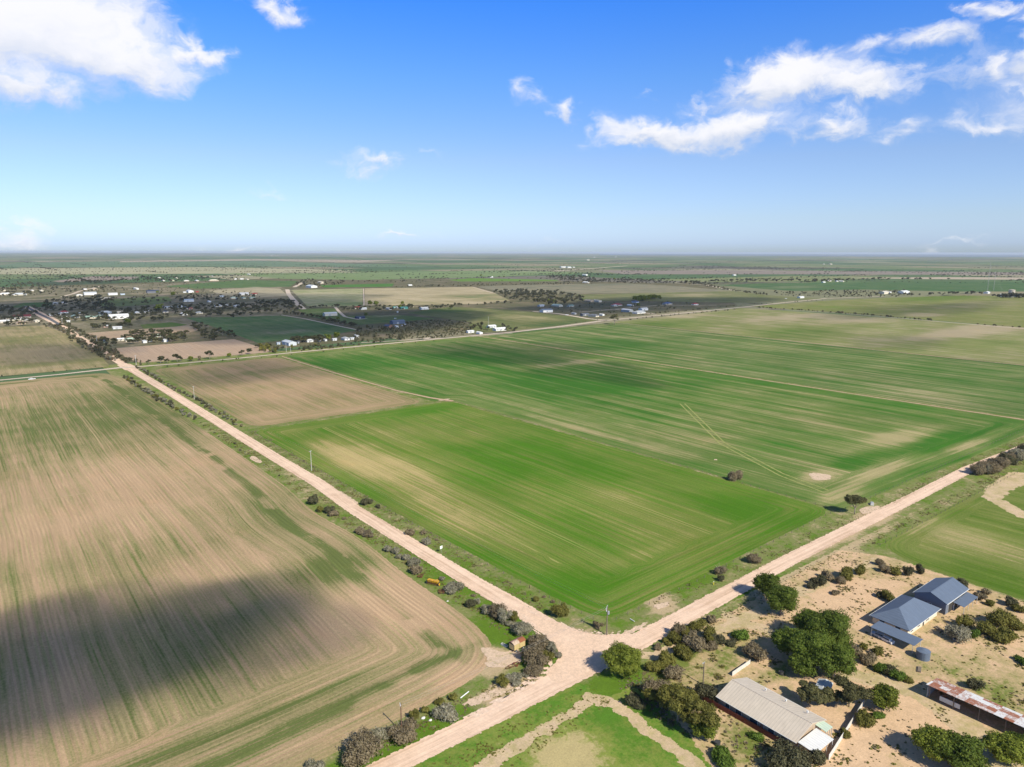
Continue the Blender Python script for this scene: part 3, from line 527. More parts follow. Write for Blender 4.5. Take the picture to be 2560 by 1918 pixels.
# ================================================================= vegetation
def leaf_mat(name, c1, c2, c3=None):
    m, nt, b, o = mat_new(name)
    tco = nt.n.new('ShaderNodeTexCoord').outputs['Object']; oi = nt.n.new('ShaderNodeObjectInfo').outputs['Random']
    P = nt.pos()
    n = nt.noise(P, .9, 4, .65); n2 = nt.noise(P, 3.5, 2, .6)
    c = nt.mix(nt.ss(n, .34, .68), c1, c2)
    if c3: c = nt.mix(nt.ss(n2, .52, .68), c, c3)
    c = nt.scale(c, nt.add(nt.mad(oi, .35, .72), nt.mul(n2, .25)))
    nt.put(b.inputs['Base Color'], c); b.inputs['Roughness'].default_value = .75; b.inputs['Specular IOR Level'].default_value = .2
    tr = nt.n.new('ShaderNodeBsdfTranslucent'); nt.put(tr.inputs[0], c); mx = nt.n.new('ShaderNodeMixShader'); mx.inputs[0].default_value = .36
    nt.l.new(b.outputs[0], mx.inputs[1]); nt.l.new(tr.outputs[0], mx.inputs[2]); nt.l.new(mx.outputs[0], o.inputs[0]); return m
LM = {'gum': leaf_mat('gum_leaves', (.10, .105, .04), (.17, .16, .065), (.23, .20, .10)),
      'round': leaf_mat('pepper_leaves', (.13, .165, .018), (.24, .27, .045)),
      'pine': leaf_mat('pine_leaves', (.085, .13, .016), (.16, .205, .035)),
      'salt': leaf_mat('saltbush_leaves', (.19, .185, .115), (.33, .305, .215), (.47, .43, .34)),
      'brown': leaf_mat('brown_shrub_leaves', (.17, .14, .075), (.28, .225, .14), (.38, .31, .21)),
      'olive': leaf_mat('olive_shrub_leaves', (.14, .14, .03), (.24, .22, .055)),
      'dark': leaf_mat('dark_shrub_leaves', (.075, .08, .038), (.13, .125, .065), (.19, .165, .10)),
      'bright': leaf_mat('bright_shrub_leaves', (.09, .15, .02), (.16, .24, .04)),
      'far': leaf_mat('far_gum_leaves', (.062, .068, .038), (.125, .12, .07)),
      'farmid': leaf_mat('mid_gum_leaves', (.06, .068, .03), (.115, .115, .05), (.16, .135, .08))}
bark = paint('bark', (.30, .25, .20), .9, .4); barkp = paint('pale_bark', (.48, .42, .36), .85, .35)
def foliage(lobes, n, leaf, seed, shell=(.72, 1.06), flat=.0):
    """leaf cards spread through the outer shell of every lobe, turned mostly outwards"""
    r2 = np.random.default_rng(seed); L = np.array(lobes, float); ar = (L[:, 3] * L[:, 4] + L[:, 4] * L[:, 5] + L[:, 3] * L[:, 5]); ar = ar / ar.sum()
    pick = r2.choice(len(L), n, p=ar); l = L[pick]
    d = r2.normal(size=(n, 3)); d[:, 2] = np.abs(d[:, 2]) * np.where(r2.random(n) < .25, -1, 1); d /= np.linalg.norm(d, axis=1)[:, None]
    bump = 1 + .18 * np.sin(d[:, 0] * 5 + l[:, 0] * 3) * np.cos(d[:, 1] * 6 + l[:, 1] * 2) + .12 * np.sin(d[:, 2] * 9 + d[:, 0] * 7 + l[:, 2])
    rr = r2.uniform(shell[0], shell[1], n) * bump
    c = l[:, :3] + d * l[:, 3:6] * rr[:, None]
    c[:, 2] = np.maximum(c[:, 2], leaf * .2)
    nrm = d + r2.normal(size=(n, 3)) * .55; nrm[:, 2] += flat; nrm /= np.linalg.norm(nrm, axis=1)[:, None]
    a = np.cross(nrm, r2.normal(size=(n, 3))); a /= np.linalg.norm(a, axis=1)[:, None]; b_ = np.cross(nrm, a)
    s = leaf * r2.uniform(.55, 1.35, n)[:, None]; t_ = s * r2.uniform(.55, 1.0, n)[:, None]
    V = np.stack([c - a * s - b_ * t_ * .6, c + a * s * .8 - b_ * t_, c + a * s + b_ * t_ * .7, c - a * s * .7 + b_ * t_], 1).reshape(-1, 3)
    return V, np.arange(n * 4).reshape(n, 4)
def core(lobes, k=.78):
    V = []; Fq = []; cs = [(-1, -1, -1), (1, -1, -1), (1, 1, -1), (-1, 1, -1), (-1, -1, 1), (1, -1, 1), (1, 1, 1), (-1, 1, 1)]
    for L in lobes:
        n = len(V)
        for c in cs: V.append([L[i] + L[3 + i] * k * c[i] * .62 for i in range(3)])
        for q in ((0, 3, 2, 1), (4, 5, 6, 7), (0, 1, 5, 4), (1, 2, 6, 5), (2, 3, 7, 6), (3, 0, 4, 7)): Fq.append([n + i for i in q])
    V = np.array(V); V[:, 2] = np.maximum(V[:, 2], .02); return V, np.array(Fq)
def join(*parts):
    V = []; Fq = []; n = 0
    for v, f in parts: V.append(v); Fq.append(f + n); n += len(v)
    return np.concatenate(V), np.concatenate(Fq)
def lobes_for(kind, seed, h=1.0, wd=1.0):
    """unit-height layout of lobes; scaled by height h and crown width wd"""
    q = random.Random(seed); L = []
    if kind == 'gum':
        nl = q.randint(5, 8)
        for i in range(nl):
            a = 2 * math.pi * i / nl + q.uniform(-.4, .4); r = q.uniform(.18, .42); zz = q.uniform(.52, .86)
            if i == 0: r = .05; zz = .84
            s = q.uniform(.15, .25); L.append([r * math.cos(a) * wd, r * math.sin(a) * wd, zz * h, s * wd, s * wd * q.uniform(.8, 1.1), s * h * q.uniform(.5, .75)])
    elif kind in ('round', 'pine'):
        for i in range(9):
            a = 2.4 * i + q.uniform(-.3, .3); zz = .34 + .42 * ((i * 5) % 9) / 9; r = .26 * math.sin(math.pi * min(1, max(.15, zz)) * .95)
            s = q.uniform(.2, .27); L.append([r * math.cos(a) * wd, r * math.sin(a) * wd, zz * h, s * wd, s * wd, s * h * .85])
        L.append([0, 0, .52 * h, .33 * wd, .33 * wd, .36 * h])
    else:
        nl = q.randint(5, 9)
        for i in range(nl):
            a = q.uniform(0, 6.28); r = q.uniform(.05, .34); s = q.uniform(.14, .26)
            L.append([r * math.cos(a) * wd, r * math.sin(a) * wd, q.uniform(.25, .62) * h, s * wd, s * wd * q.uniform(.8, 1.2), q.uniform(.3, .42) * h])
    return L
def gum_trunk(lobes, h, r0, mat_, name='trunk', parent=None, base=None):
    mb = MB(); top = Vector((0, 0, .34 * h)); mb.tube((0, 0, -.1), top, r0, r0 * .7, 7)
    for L in lobes:
        c = Vector(L[:3]); mid = top.lerp(c, .5) + Vector((0, 0, -.03 * h)); mb.tube(top - Vector((0, 0, .05 * h)), mid, r0 * .5, r0 * .32, 5, False); mb.tube(mid, c, r0 * .32, r0 * .12, 5, False)
    return mb.build(name, mat_, parent, True)
def near_tree(x, y, h, wd, kind, seed, n, leaf, label, mat=None, name=None, group=None, lobes=None):
    if n > 2000: n = int(n * 2.1); leaf *= .72
    t_ = empty(name or {'gum': 'gum_tree', 'round': 'pepper_tree', 'pine': 'pine_tree'}[kind], (x, y, 0), 0)
    L = lobes or lobes_for(kind, seed, h, wd)
    V, Fq = foliage(L, n, leaf, seed, shell=(.7, 1.06) if kind != 'gum' else (.55, 1.1))
    if kind != 'gum': V, Fq = join((V, Fq), core(L, .8))
    me = fastmesh('crown', V, Fq, mat or LM[kind]); o = bpy.data.objects.new('crown', me); link(o); o.parent = t_
    gum_trunk(L, h, max(.12, h * .028), bark, parent=t_)
    tag(t_, label, 'tree', group); return t_
def near_shrub(px, py, wpx, kind, seed, label, hr=.55, leaf=.13, twigs=False, group=None, name='shrub'):
    x, y = G(px, py); dist = math.sqrt(x * x + y * y + CH * CH); wd = wpx * dist / F; h = wd * hr
    L = lobes_for('shrub', seed, h, wd)
    n = int(min(9000, 700 + 110 * wd * wd + 200 * wd)); V, Fq = foliage(L, n, leaf * .8 + .008 * wd, seed, shell=(.45, 1.18)); V, Fq = join((V, Fq), core(L, .45))
    me = fastmesh(name, V, Fq, LM[kind]); o = bpy.data.objects.new(name, me); link(o)
    # the picture point is the middle of the bush: stand it on the ground a little nearer
    k = h * .5 / CH; o.location = (x * (1 - k), y * (1 - k), 0); o.rotation_euler = (0, 0, seed * 1.7 % 6.28)
    if twigs:
        mb = MB(); q = random.Random(seed)
        for i in range(26):
            a = q.uniform(0, 6.28); r = q.uniform(.3, .62) * wd; mb.tube((0, 0, 0), (r * math.cos(a) * .8, r * math.sin(a) * .8, h * q.uniform(.5, 1.15)), .035, .012, 4, False)
        mb.build('twigs', barkp, o)
    tag(o, label, 'shrub', group); return o
Z4 = lambda x, y: (1080 + x / 4.142, 1400 + y / 4.142)
Z5 = lambda x, y: (700 + x / 3.964, 1500 + y / 3.964)
Z2 = lambda x, y: (640 + x / 3.3133, 1050 + y / 3.3133)
ZY = lambda x, y: (1440 + x / 3.198, 1400 + y / 3.198)
ZR = lambda x, y: (2000 + x / 3.198, 1400 + y / 3.198)
NS = [  # x, y, width in that zoom, kind, height ratio, twigs, label
 (Z4, 4.142, [(225, 285, 190, 'salt', .4, 1, 'grey twiggy saltbush just below the yellow seed drill on the grass verge'),
  (95, 195, 60, 'salt', .5, 0, 'small grey bush right beside the yellow seed drill, road side'),
  (405, 445, 110, 'dark', .6, 0, 'low dark green bush with dead branches beside it on the verge'),
  (465, 425, 70, 'salt', .8, 1, 'bare grey dead branches on the right of a low dark bush'),
  (555, 515, 110, 'salt', .55, 0, 'small grey bush at the left end of the thicket above the wooden wagon'),
  (650, 505, 180, 'brown', .7, 0, 'tall brown olive bush in the thicket above the wooden wagon'),
  (755, 575, 150, 'salt', .75, 1, 'silver grey bush in the middle of the thicket above the wooden wagon'),
  (845, 590, 115, 'olive', .75, 0, 'olive green bush at the road end of the thicket above the wooden wagon'),
  (810, 660, 110, 'salt', .4, 0, 'low grey bush between the thicket and the wooden wagon'),
  (930, 710, 220, 'salt', .45, 1, 'broad grey green bush directly behind the rusty roofed wagon'),
  (1120, 830, 220, 'brown', .55, 1, 'spreading brown grey bush right of the wagon beside the dirt road'),
  (1235, 900, 140, 'salt', .6, 0, 'grey bush near the tip of the verge by the road junction'),
  (1290, 975, 110, 'salt', .5, 1, 'last small grey bush at the tip of the verge by the junction'),
  (1200, 985, 140, 'olive', .6, 0, 'olive bush between the big dark bush and the junction tip'),
  (1070, 1010, 262, 'brown', .5, 0, 'largest dark grey green bush on the verge corner next to the rusty plough'),
  (1060, 1130, 180, 'brown', .4, 1, 'low brown grey bush in front of the largest verge corner bush'),
  (960, 1180, 90, 'salt', .4, 0, 'small pale bush between the corner thicket and the lower pair of bushes'),
  (740, 1250, 130, 'olive', .6, 0, 'rounded olive bush left in the group below the rusty plough'),
  (815, 1230, 110, 'salt', .6, 1, 'grey bush in the middle of the group below the rusty plough'),
  (885, 1200, 100, 'salt', .7, 0, 'upright grey bush at the top of the group below the rusty plough'),
  (860, 1275, 100, 'salt', .5, 1, 'pale dead looking bush lowest in the group below the rusty plough'),
  (1080, 400, 65, 'olive', .7, 0, 'small round olive bush on the grass right of the long dirt road'),
  (1350, 510, 190, 'olive', .65, 0, 'yellowish olive bush between the dirt road and the fence corner'),
  (1700, 672, 84, 'brown', .7, 0, 'small tan dome shaped bush beside the corner power pole'),
  (1160, 380, 40, 'brown', .5, 0, 'tiny brown shrub on the fence line above the yellowish bush'), (1250, 430, 50, 'brown', .4, 0, 'low brown shrub on the fence line nearest the yellowish bush'),
  (230, 1412, 100, 'olive', .6, 0, 'olive bush next to the fallen white post on the roadside'),
  (80, 1470, 90, 'olive', .55, 0, 'yellow olive bush left of the fallen white post'),
  (130, 1595, 250, 'salt', .42, 1, 'broad silver grey saltbush right of the white stones')]),
 (Z5, 3.964, [(770, 1470, 350, 'brown', .55, 1, 'very large brown grey dome of shrub at the bottom edge of the verge'),
  (1010, 1320, 160, 'salt', .55, 0, 'grey green bush between the largest dome and the roadside pole'),
  (1240, 1300, 270, 'brown', .4, 1, 'brown grey sprawling bush at the foot of the roadside pole'),
  (1320, 1145, 98, 'olive', .75, 0, 'round olive bush beside the white stones'),
  (1436, 1090, 74, 'olive', .7, 0, 'small olive bush on the edge of the stubble field above the white stones'),
  (1580, 1008, 96, 'olive', .5, 0, 'flat olive bush on the edge of the stubble field, middle of three'), (345, 1645, 160, 'salt', .5, 0, 'grey green bush cut by the bottom edge left of the largest dome')]),
 (Z2, 3.3133, [(470, 660, 104, 'dark', .65, 0, 'dark olive bush on the edge of the stubble, first of a pair'),
  (523, 735, 60, 'olive', .8, 0, 'small round green bush at the very edge of the stubble'),
  (610, 745, 80, 'dark', .6, 0, 'dark bush left of a brown one on the narrow verge'), (645, 770, 90, 'brown', .5, 0, 'brown grey bush right of the small round green one'),
  (725, 812, 40, 'brown', .5, 0, 'tiny brown shrub on the verge edge above a long low bush'),
  (915, 675, 84, 'dark', .55, 0, 'dark bush on the fence line across the road'), (1018, 715, 50, 'dark', .5, 0, 'small dark bush on the fence line right of a bigger dark one'),
  (865, 915, 90, 'brown', .5, 1, 'long low brown bush on the left verge'), (930, 940, 100, 'brown', .45, 1, 'brown grey bush touching the long low one on the left verge'),
  (1285, 925, 78, 'brown', .65, 0, 'round brown grey bush right of the dirt road, upper of two'), (1415, 1000, 76, 'salt', .65, 0, 'round silver grey bush right of the dirt road, lower of two'),
  (1390, 930, 50, 'brown', .5, 0, 'brown shrub on the fence line between two round bushes'), (1500, 990, 40, 'brown', .4, 0, 'brown shrub on the fence line just above the white road sign'),
  (1095, 1065, 80, 'salt', .5, 1, 'grey bush starting the row above the rusty frame'), (1155, 1080, 70, 'salt', .6, 0, 'second grey bush of the row above the rusty frame'),
  (1190, 1128, 64, 'salt', .5, 0, 'small grey bush alone in the row above the rusty frame'), (1243, 1142, 66, 'salt', .6, 0, 'round grey bush in the row above the rusty frame'),
  (1310, 1175, 100, 'salt', .5, 1, 'pale twiggy bush in the row above the rusty frame'), (1335, 1240, 90, 'brown', .7, 1, 'brown bush touching the rusty frame'),
  (1540, 1312, 44, 'salt', .5, 0, 'tiny pale bush right of the seed drill'), (1800, 1455, 30, 'brown', .5, 0, 'tiny brown shrub above the low dark bush')]),
 (ZY, 3.198, [(815, 550, 105, 'brown', .9, 0, 'brown round bush overhanging the south side of the cross road'), (880, 560, 100, 'olive', .7, 0, 'olive bush behind the brown roadside one'),
  (950, 520, 110, 'olive', .6, 0, 'olive brown bush in the middle of the roadside row'), (1010, 500, 80, 'olive', .5, 0, 'low olive bush in the roadside row'), (1085, 465, 90, 'brown', .6, 0, 'brown bush at the upper end of the roadside row'),
  (800, 625, 130, 'olive', .5, 0, 'wide olive bush below the brown roadside one'), (720, 655, 80, 'olive', .5, 0, 'green bush at the lower end of the roadside row'), (650, 695, 70, 'brown', .5, 0, 'reddish brown bush beside the cross road'),
  (940, 650, 190, 'brown', .5, 0, 'wide brown bush in the yard scrub behind the roadside row'), (1060, 590, 170, 'olive', .5, 0, 'olive bush in the yard scrub behind the roadside row'), (1130, 640, 130, 'dark', .5, 0, 'dark bush in the yard scrub near the driveway'),
  (850, 720, 170, 'olive', .5, 0, 'olive bush in the yard scrub between two sandy tracks'), (720, 780, 170, 'olive', .55, 0, 'green bush right of the big round roadside tree'), (620, 850, 120, 'olive', .5, 0, 'low green bush behind the big round roadside tree'),
  (790, 900, 150, 'brown', .5, 0, 'brown bush in the middle of the sandy patch'), (650, 1050, 190, 'brown', .6, 0, 'brown grey bush below the sandy patch'), (480, 1110, 160, 'dark', .5, 0, 'dark bush beside the small green paddock'), (1310, 600, 120, 'bright', .5, 0, 'bright green bush near the driveway'),
  (1420, 720, 190, 'brown', .45, 0, 'brown bush in front of the tall trees'), (1050, 1060, 160, 'dark', .6, 0, 'dark bush at the corner of the beige house'), (1100, 700, 120, 'brown', .4, 0, 'brown scrub bush in the sandy yard left'), (1240, 660, 100, 'dark', .4, 0, 'small dark bush on the driveway edge'),
  (1370, 1230, 70, 'bright', .6, 0, 'small green bush against the wall of the beige house'), (1560, 1355, 80, 'bright', .6, 0, 'small bush at the far end of the beige house wall'), (1440, 1410, 110, 'bright', .3, 0, 'yellow green low bush beyond the red fence'),
  (1180, 1560, 220, 'bright', .3, 0, 'low green bush below the red fence'), (1700, 1590, 260, 'dark', .5, 0, 'dark bush at the bottom near the white awning')]),
 (ZR, 3.198, [(215, 115, 95, 'brown', .6, 0, 'brown bush on the sand near the cross road, left one'), (150, 165, 110, 'dark', .55, 0, 'dark bush on the sand near the cross road, lower left one'), (90, 205, 70, 'dark', .5, 0, 'small dark bush left most on the sand'),
  (395, 105, 135, 'olive', .6, 0, 'olive bush on the sand left of the blue roofed house'), (335, 160, 95, 'brown', .5, 0, 'brown bush below the olive one on the sand'), (480, 75, 95, 'olive', .6, 0, 'olive bush nearest the green paddock on the sand'),
  (285, 258, 60, 'brown', .5, 0, 'tiny brown bush alone on the bare sand'), (650, 25, 80, 'brown', .5, 0, 'bush on the far edge of the sand, left of the green paddock'), (680, 70, 80, 'brown', .6, 0, 'brown bush in the row by the paddock fence, first'), (770, 85, 90, 'olive', .5, 0, 'green bush in the row by the paddock fence, second'),
  (860, 88, 70, 'dark', .9, 0, 'upright dark bush in the row by the paddock fence'), (950, 68, 66, 'dark', .9, 0, 'dark bush at the end of the row by the paddock fence'), (640, 275, 70, 'dark', .5, 0, 'dark spiky bush beside the circle bed'), (700, 290, 100, 'olive', .6, 0, 'olive bush in the circle bed left of the blue roofed house'),
  (1290, 190, 95, 'dark', .8, 0, 'dark bush behind the tall blue shed'), (1320, 490, 100, 'olive', .7, 0, 'olive bush at the corner of the tall blue shed'), (1300, 590, 170, 'salt', .5, 0, 'grey green bush in the house garden'), (1395, 590, 70, 'bright', .7, 0, 'bright green little bush in the house garden'),
  (1490, 550, 150, 'olive', .5, 0, 'olive bush in the garden hedge, middle'), (1640, 600, 140, 'olive', .5, 0, 'olive bush in the garden hedge, lower right'), (1630, 470, 190, 'olive', .5, 0, 'wide yellow olive bush in the garden, uppermost'), (1680, 325, 84, 'dark', .7, 0, 'dark bush beside the green paddock, right'),
  (1520, 340, 60, 'olive', .6, 0, 'small olive bush beside the green paddock, middle'), (1430, 290, 80, 'brown', .6, 0, 'brown bush beside the green paddock, left'), (1480, 250, 60, 'brown', .6, 0, 'little brown bush beside the green paddock, upper'), (1395, 1000, 95, 'dark', .6, 0, 'dark bush behind the rusty roofed shed'),
  (620, 733, 80, 'olive', .6, 0, 'small olive bush beside the open carport'), (512, 690, 66, 'olive', .6, 0, 'smaller olive bush left of the carport'), (420, 720, 110, 'brown', .5, 0, 'brown bush at the foot of the tall trees'), (540, 785, 120, 'brown', .45, 0, 'brown bush on the left edge of the sandy drive'),
  (640, 850, 120, 'bright', .5, 0, 'green bush in the strip between two drives, upper'), (720, 875, 110, 'dark', .5, 0, 'dark bush in the strip between two drives, middle'), (800, 925, 110, 'bright', .5, 0, 'bright green bush in the strip between two drives, lower'), (870, 950, 80, 'olive', .4, 0, 'last olive bush in the strip between two drives'),
  (520, 1280, 150, 'olive', .5, 0, 'olive bush outside the white fence'), (630, 1240, 80, 'bright', .5, 0, 'small green bush outside the white fence'), (375, 1390, 80, 'olive', .6, 0, 'little bush at the foot of the white fence'), (150, 1560, 170, 'dark', .6, 0, 'dark bush below the end of the white fence'),
  (1755, 390, 80, 'olive', .5, 0, 'olive bush at the right edge beside the green paddock'), (1760, 530, 90, 'olive', .5, 0, 'olive bush at the right edge above the garden'), (1770, 800, 90, 'bright', .4, 0, 'green bush at the right edge behind the rusty roofed shed')])]
sd_ = 100
for zf, k_, lst in NS:
    for (x_, y_, w_, kd, hr, tw, lb) in lst:
        sd_ += 1; px_, py_ = zf(x_, y_); near_shrub(px_, py_, w_ / k_ * 1.08, kd, sd_, lb, hr, twigs=bool(tw), name={'salt': 'saltbush'}.get(kd, 'shrub'), leaf=.13 if zf is not Z2 else .17)
near_shrub(1837, 1188, 33, 'brown', 611, 'sparse reddish mallee bush inside the crop on the far side of the green lot', .7, .16, True)
near_shrub(1802, 1425, 28, 'brown', 612, 'bare brown bush on the lot fence near the yellow marker', .8, .12, True)
near_shrub(1803, 1445, 18, 'dark', 615, 'small dark bush under the bare brown one on the lot fence', .8, .12)
near_shrub(1885, 1396, 38, 'brown', 613, 'wide grey brown bush on the lot fence by the cross road', .5, .14, True)
near_shrub(1505, 1560, 12, 'brown', 614, 'tiny tuft beside the corner power pole', .7, .1)
ORD0 = 'leftmost,second,third,fourth,fifth,sixth,seventh,eighth,ninth,tenth,eleventh,twelfth,thirteenth,fourteenth,fifteenth,sixteenth,seventeenth'.split(',')
for i in range(17):
    f_ = i / 16; near_shrub(2448 + f_ * 118 + rnd.uniform(-3, 3), 1172 - f_ * 52 + rnd.uniform(0, 14), rnd.uniform(26, 42), rnd.choice(['brown', 'dark', 'salt']), 640 + i, ORD0[i] + ' bush from the left in the grey hedge at right end of cross road', .6, .17, group='hedge bushes at the right end of the cross road')
# trees near the junction and round the yard
near_tree(140.0, 127.2, 9.6, 12.5, 'round', 21, 7000, .21, 'big round bright green tree beside the road junction')
near_tree(213.5, 127.6, 10.5, 9.5, 'pine', 22, 5200, .22, 'round dark green tree leaning over the cross road east of the junction')
near_tree(207.5, 118.5, 11.5, 12, 'pine', 23, 5600, .24, 'dark tree just behind the roadside one at the yard entrance')
near_tree(*G(2136, 1286), 9.8, 10.5, 'gum', 26, 4200, .24, 'lone spreading gum tree at the far corner of the green lot')
def ctree(px, py, wpx, kind, seed, label, hr=.8, n=5000, leaf=.24, mat=None, zc=.55):
    """crown centre seen at px, py"""
    x, y = G(px, py); d = math.sqrt(x * x + y * y + CH * CH); wd = wpx * d / F; h = wd * hr; x, y = G(px, py, h * zc)
    return near_tree(x, y, h, wd, kind, seed, n, leaf, label, mat)
for a in [(*ZR(80, 500), 70, 'pine', 31, 'dark tree on the left of the tall clump between the two houses', 1.0), (*ZR(235, 545), 98, 'pine', 32, 'tallest dark green tree of the clump between the two houses', 1.0), (*ZR(75, 690), 92, 'pine', 33, 'bright topped tree on the near left of the clump', .95),
          (*ZR(280, 780), 92, 'pine', 34, 'tree on the near right of the clump beside the sandy drive', .95), (*ZR(25, 820), 62, 'pine', 35, 'small tree at the foot of the clump', .9),
          (*ZR(670, 1085), 56, 'round', 36, 'single olive green tree beside the sandy drive', .95), (*ZR(400, 1080), 70, 'gum', 37, 'dark gum tree behind the white awning', .7), (*ZR(215, 1090), 46, 'gum', 38, 'small gum tree in the back garden of the beige house', .8),
          (*ZR(80, 1080), 60, 'gum', 39, 'gum tree against the back of the beige house', .7), (*ZR(1075, 1460), 82, 'round', 40, 'broad green tree above the red shed', .8), (*ZR(1290, 1530), 92, 'pine', 41, 'dark tree behind the red shed at the bottom', .8), (*ZR(1640, 1500), 78, 'round', 42, 'dark green tree near the bottom right corner', .7),
          (*ZR(1750, 1480), 60, 'pine', 43, 'tree cut by the right edge at the bottom', .7), (*ZY(820, 1150), 90, 'gum', 44, 'olive gum tree, left of three in front of the beige house', .85), (*ZY(960, 1240), 92, 'gum', 45, 'olive gum tree, nearest of three in front of the beige house', .85),
          (*ZY(690, 1110), 60, 'gum', 46, 'olive gum tree, farthest of three in front of the beige house', .8), (*ZY(1020, 1330), 62, 'round', 47, 'rounded olive tree at the end of the red fence', .8), (*ZY(1700, 640), 70, 'pine', 49, 'green tree at the left of the clump seen from the driveway', .9)]:
    mt_ = LM['olive'] if a[3] == 'gum' and a[4] in (44, 45, 46) else None
    ctree(a[0], a[1], a[2], a[3], a[4], a[5], a[6], n=4600 if a[3] != 'gum' else 5200, leaf=.25, mat=mt_)
t24 = ctree(1537, 797, 26, 'gum', 51, 'lone gum tree on the bend of the pale cross road', .95, n=900, leaf=.55)
# ---- prototypes for the middle distance (unit height, shared mesh data)
PROTO = {}
def proto(kind, i):
    k_ = (kind, i)
    if k_ not in PROTO:
        sh = kind in ('salt', 'olive', 'brown', 'dark', 'bright'); base = 'shrub' if sh else ('gum' if kind in ('farmid', 'gum') else kind)
        L = lobes_for(base, 900 + i * 7, 1.0, 1.0); V, Fq = foliage(L, 150 if sh else 260, .085 if sh else .075, 300 + i, shell=(.5, 1.1))
        V, Fq = join((V, Fq), core(L, .66)); c = fastmesh('foliage' if sh else 'crown', V, Fq, LM[kind]); tk = None
        if not sh: tko = gum_trunk(L, 1.0, .03, bark); tk = tko.data; bpy.data.objects.remove(tko)
        PROTO[k_] = (c, tk)
    return PROTO[k_]
PLACES = []          # (x, y, height, width, kind, label, group, is_shrub, seed)
def inpoly(x, y, P):
    c = False
    for i in range(len(P)):
        (ax, ay), (bx, by) = P[i], P[i - 1]
        if (ay > y) != (by > y) and x < (bx - ax) * (y - ay) / (by - ay) + ax: c = not c
    return c
AVOID = []
def put_tree(x, y, h, kind, label, group, wr=1.0):
    for (ax, ay, ar) in AVOID:
        if (x - ax) ** 2 + (y - ay) ** 2 < ar * ar: return False
    PLACES.append((x, y, h, h * wr, kind, label, group, kind in ('salt', 'olive', 'brown', 'dark', 'bright'), rnd.randint(0, 9999))); return True
def area(label, group, kinds, poly, n, h0, h1, wr=(.9, 1.3)):
    P = gp(*poly); xs = [p[0] for p in P]; ys = [p[1] for p in P]; k = 0; g_ = 0
    while k < n and g_ < n * 40:
        g_ += 1; x = rnd.uniform(min(xs), max(xs)); y = rnd.uniform(min(ys), max(ys))
        if inpoly(x, y, P):
            if put_tree(x, y, rnd.uniform(h0, h1), rnd.choice(kinds), label, group, rnd.uniform(*wr)): k += 1
def row(label, group, kinds, pts, step, h0, h1, wr=(.9, 1.5), jit=1.5, skip=.08):
    W = gp(*pts)
    for (a, b) in zip(W, W[1:]):
        L = math.dist(a, b); s = 0
        while s < L:
            f = s / L
            if rnd.random() > skip: put_tree(a[0] + (b[0] - a[0]) * f + rnd.gauss(0, jit), a[1] + (b[1] - a[1]) * f + rnd.gauss(0, jit), rnd.uniform(h0, h1), rnd.choice(kinds), label, group, rnd.uniform(*wr))
            s += step * rnd.uniform(.6, 1.4)
# ================================================================= buildings
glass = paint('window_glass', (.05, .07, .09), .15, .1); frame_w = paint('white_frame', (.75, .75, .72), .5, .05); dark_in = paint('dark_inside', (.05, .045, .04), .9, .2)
COL = {'white': (.72, .72, .70), 'cream': (.66, .60, .48), 'grey': (.42, .43, .43), 'dgrey': (.16, .17, .19), 'navy': (.045, .06, .11), 'blue': (.07, .11, .24), 'bluegrey': (.13, .165, .22), 'red': (.36, .06, .05), 'dred': (.20, .05, .05),
       'green': (.25, .36, .29), 'pgreen': (.50, .60, .48), 'teal': (.07, .25, .22), 'tan': (.52, .42, .30), 'pink': (.50, .33, .26), 'brick': (.34, .17, .11), 'paleblue': (.50, .58, .66), 'silver': (.55, .58, .60)}
def rm(c, **k): return metal_roof('roof_' + c, COL[c], **k)
def wm(c): return paint('wall_' + c, COL[c], .8, .15)
def slab(mb, pts, th):
    n = len(mb.v); mb.v += [tuple(p) for p in pts] + [(p[0], p[1], p[2] - th) for p in pts]; k = len(pts)
    mb.f.append(tuple(range(n, n + k))); mb.f.append(tuple(range(n + k, n + 2 * k))[::-1])
    for i in range(k): j = (i + 1) % k; mb.f.append((n + j, n + i, n + k + i, n + k + j))
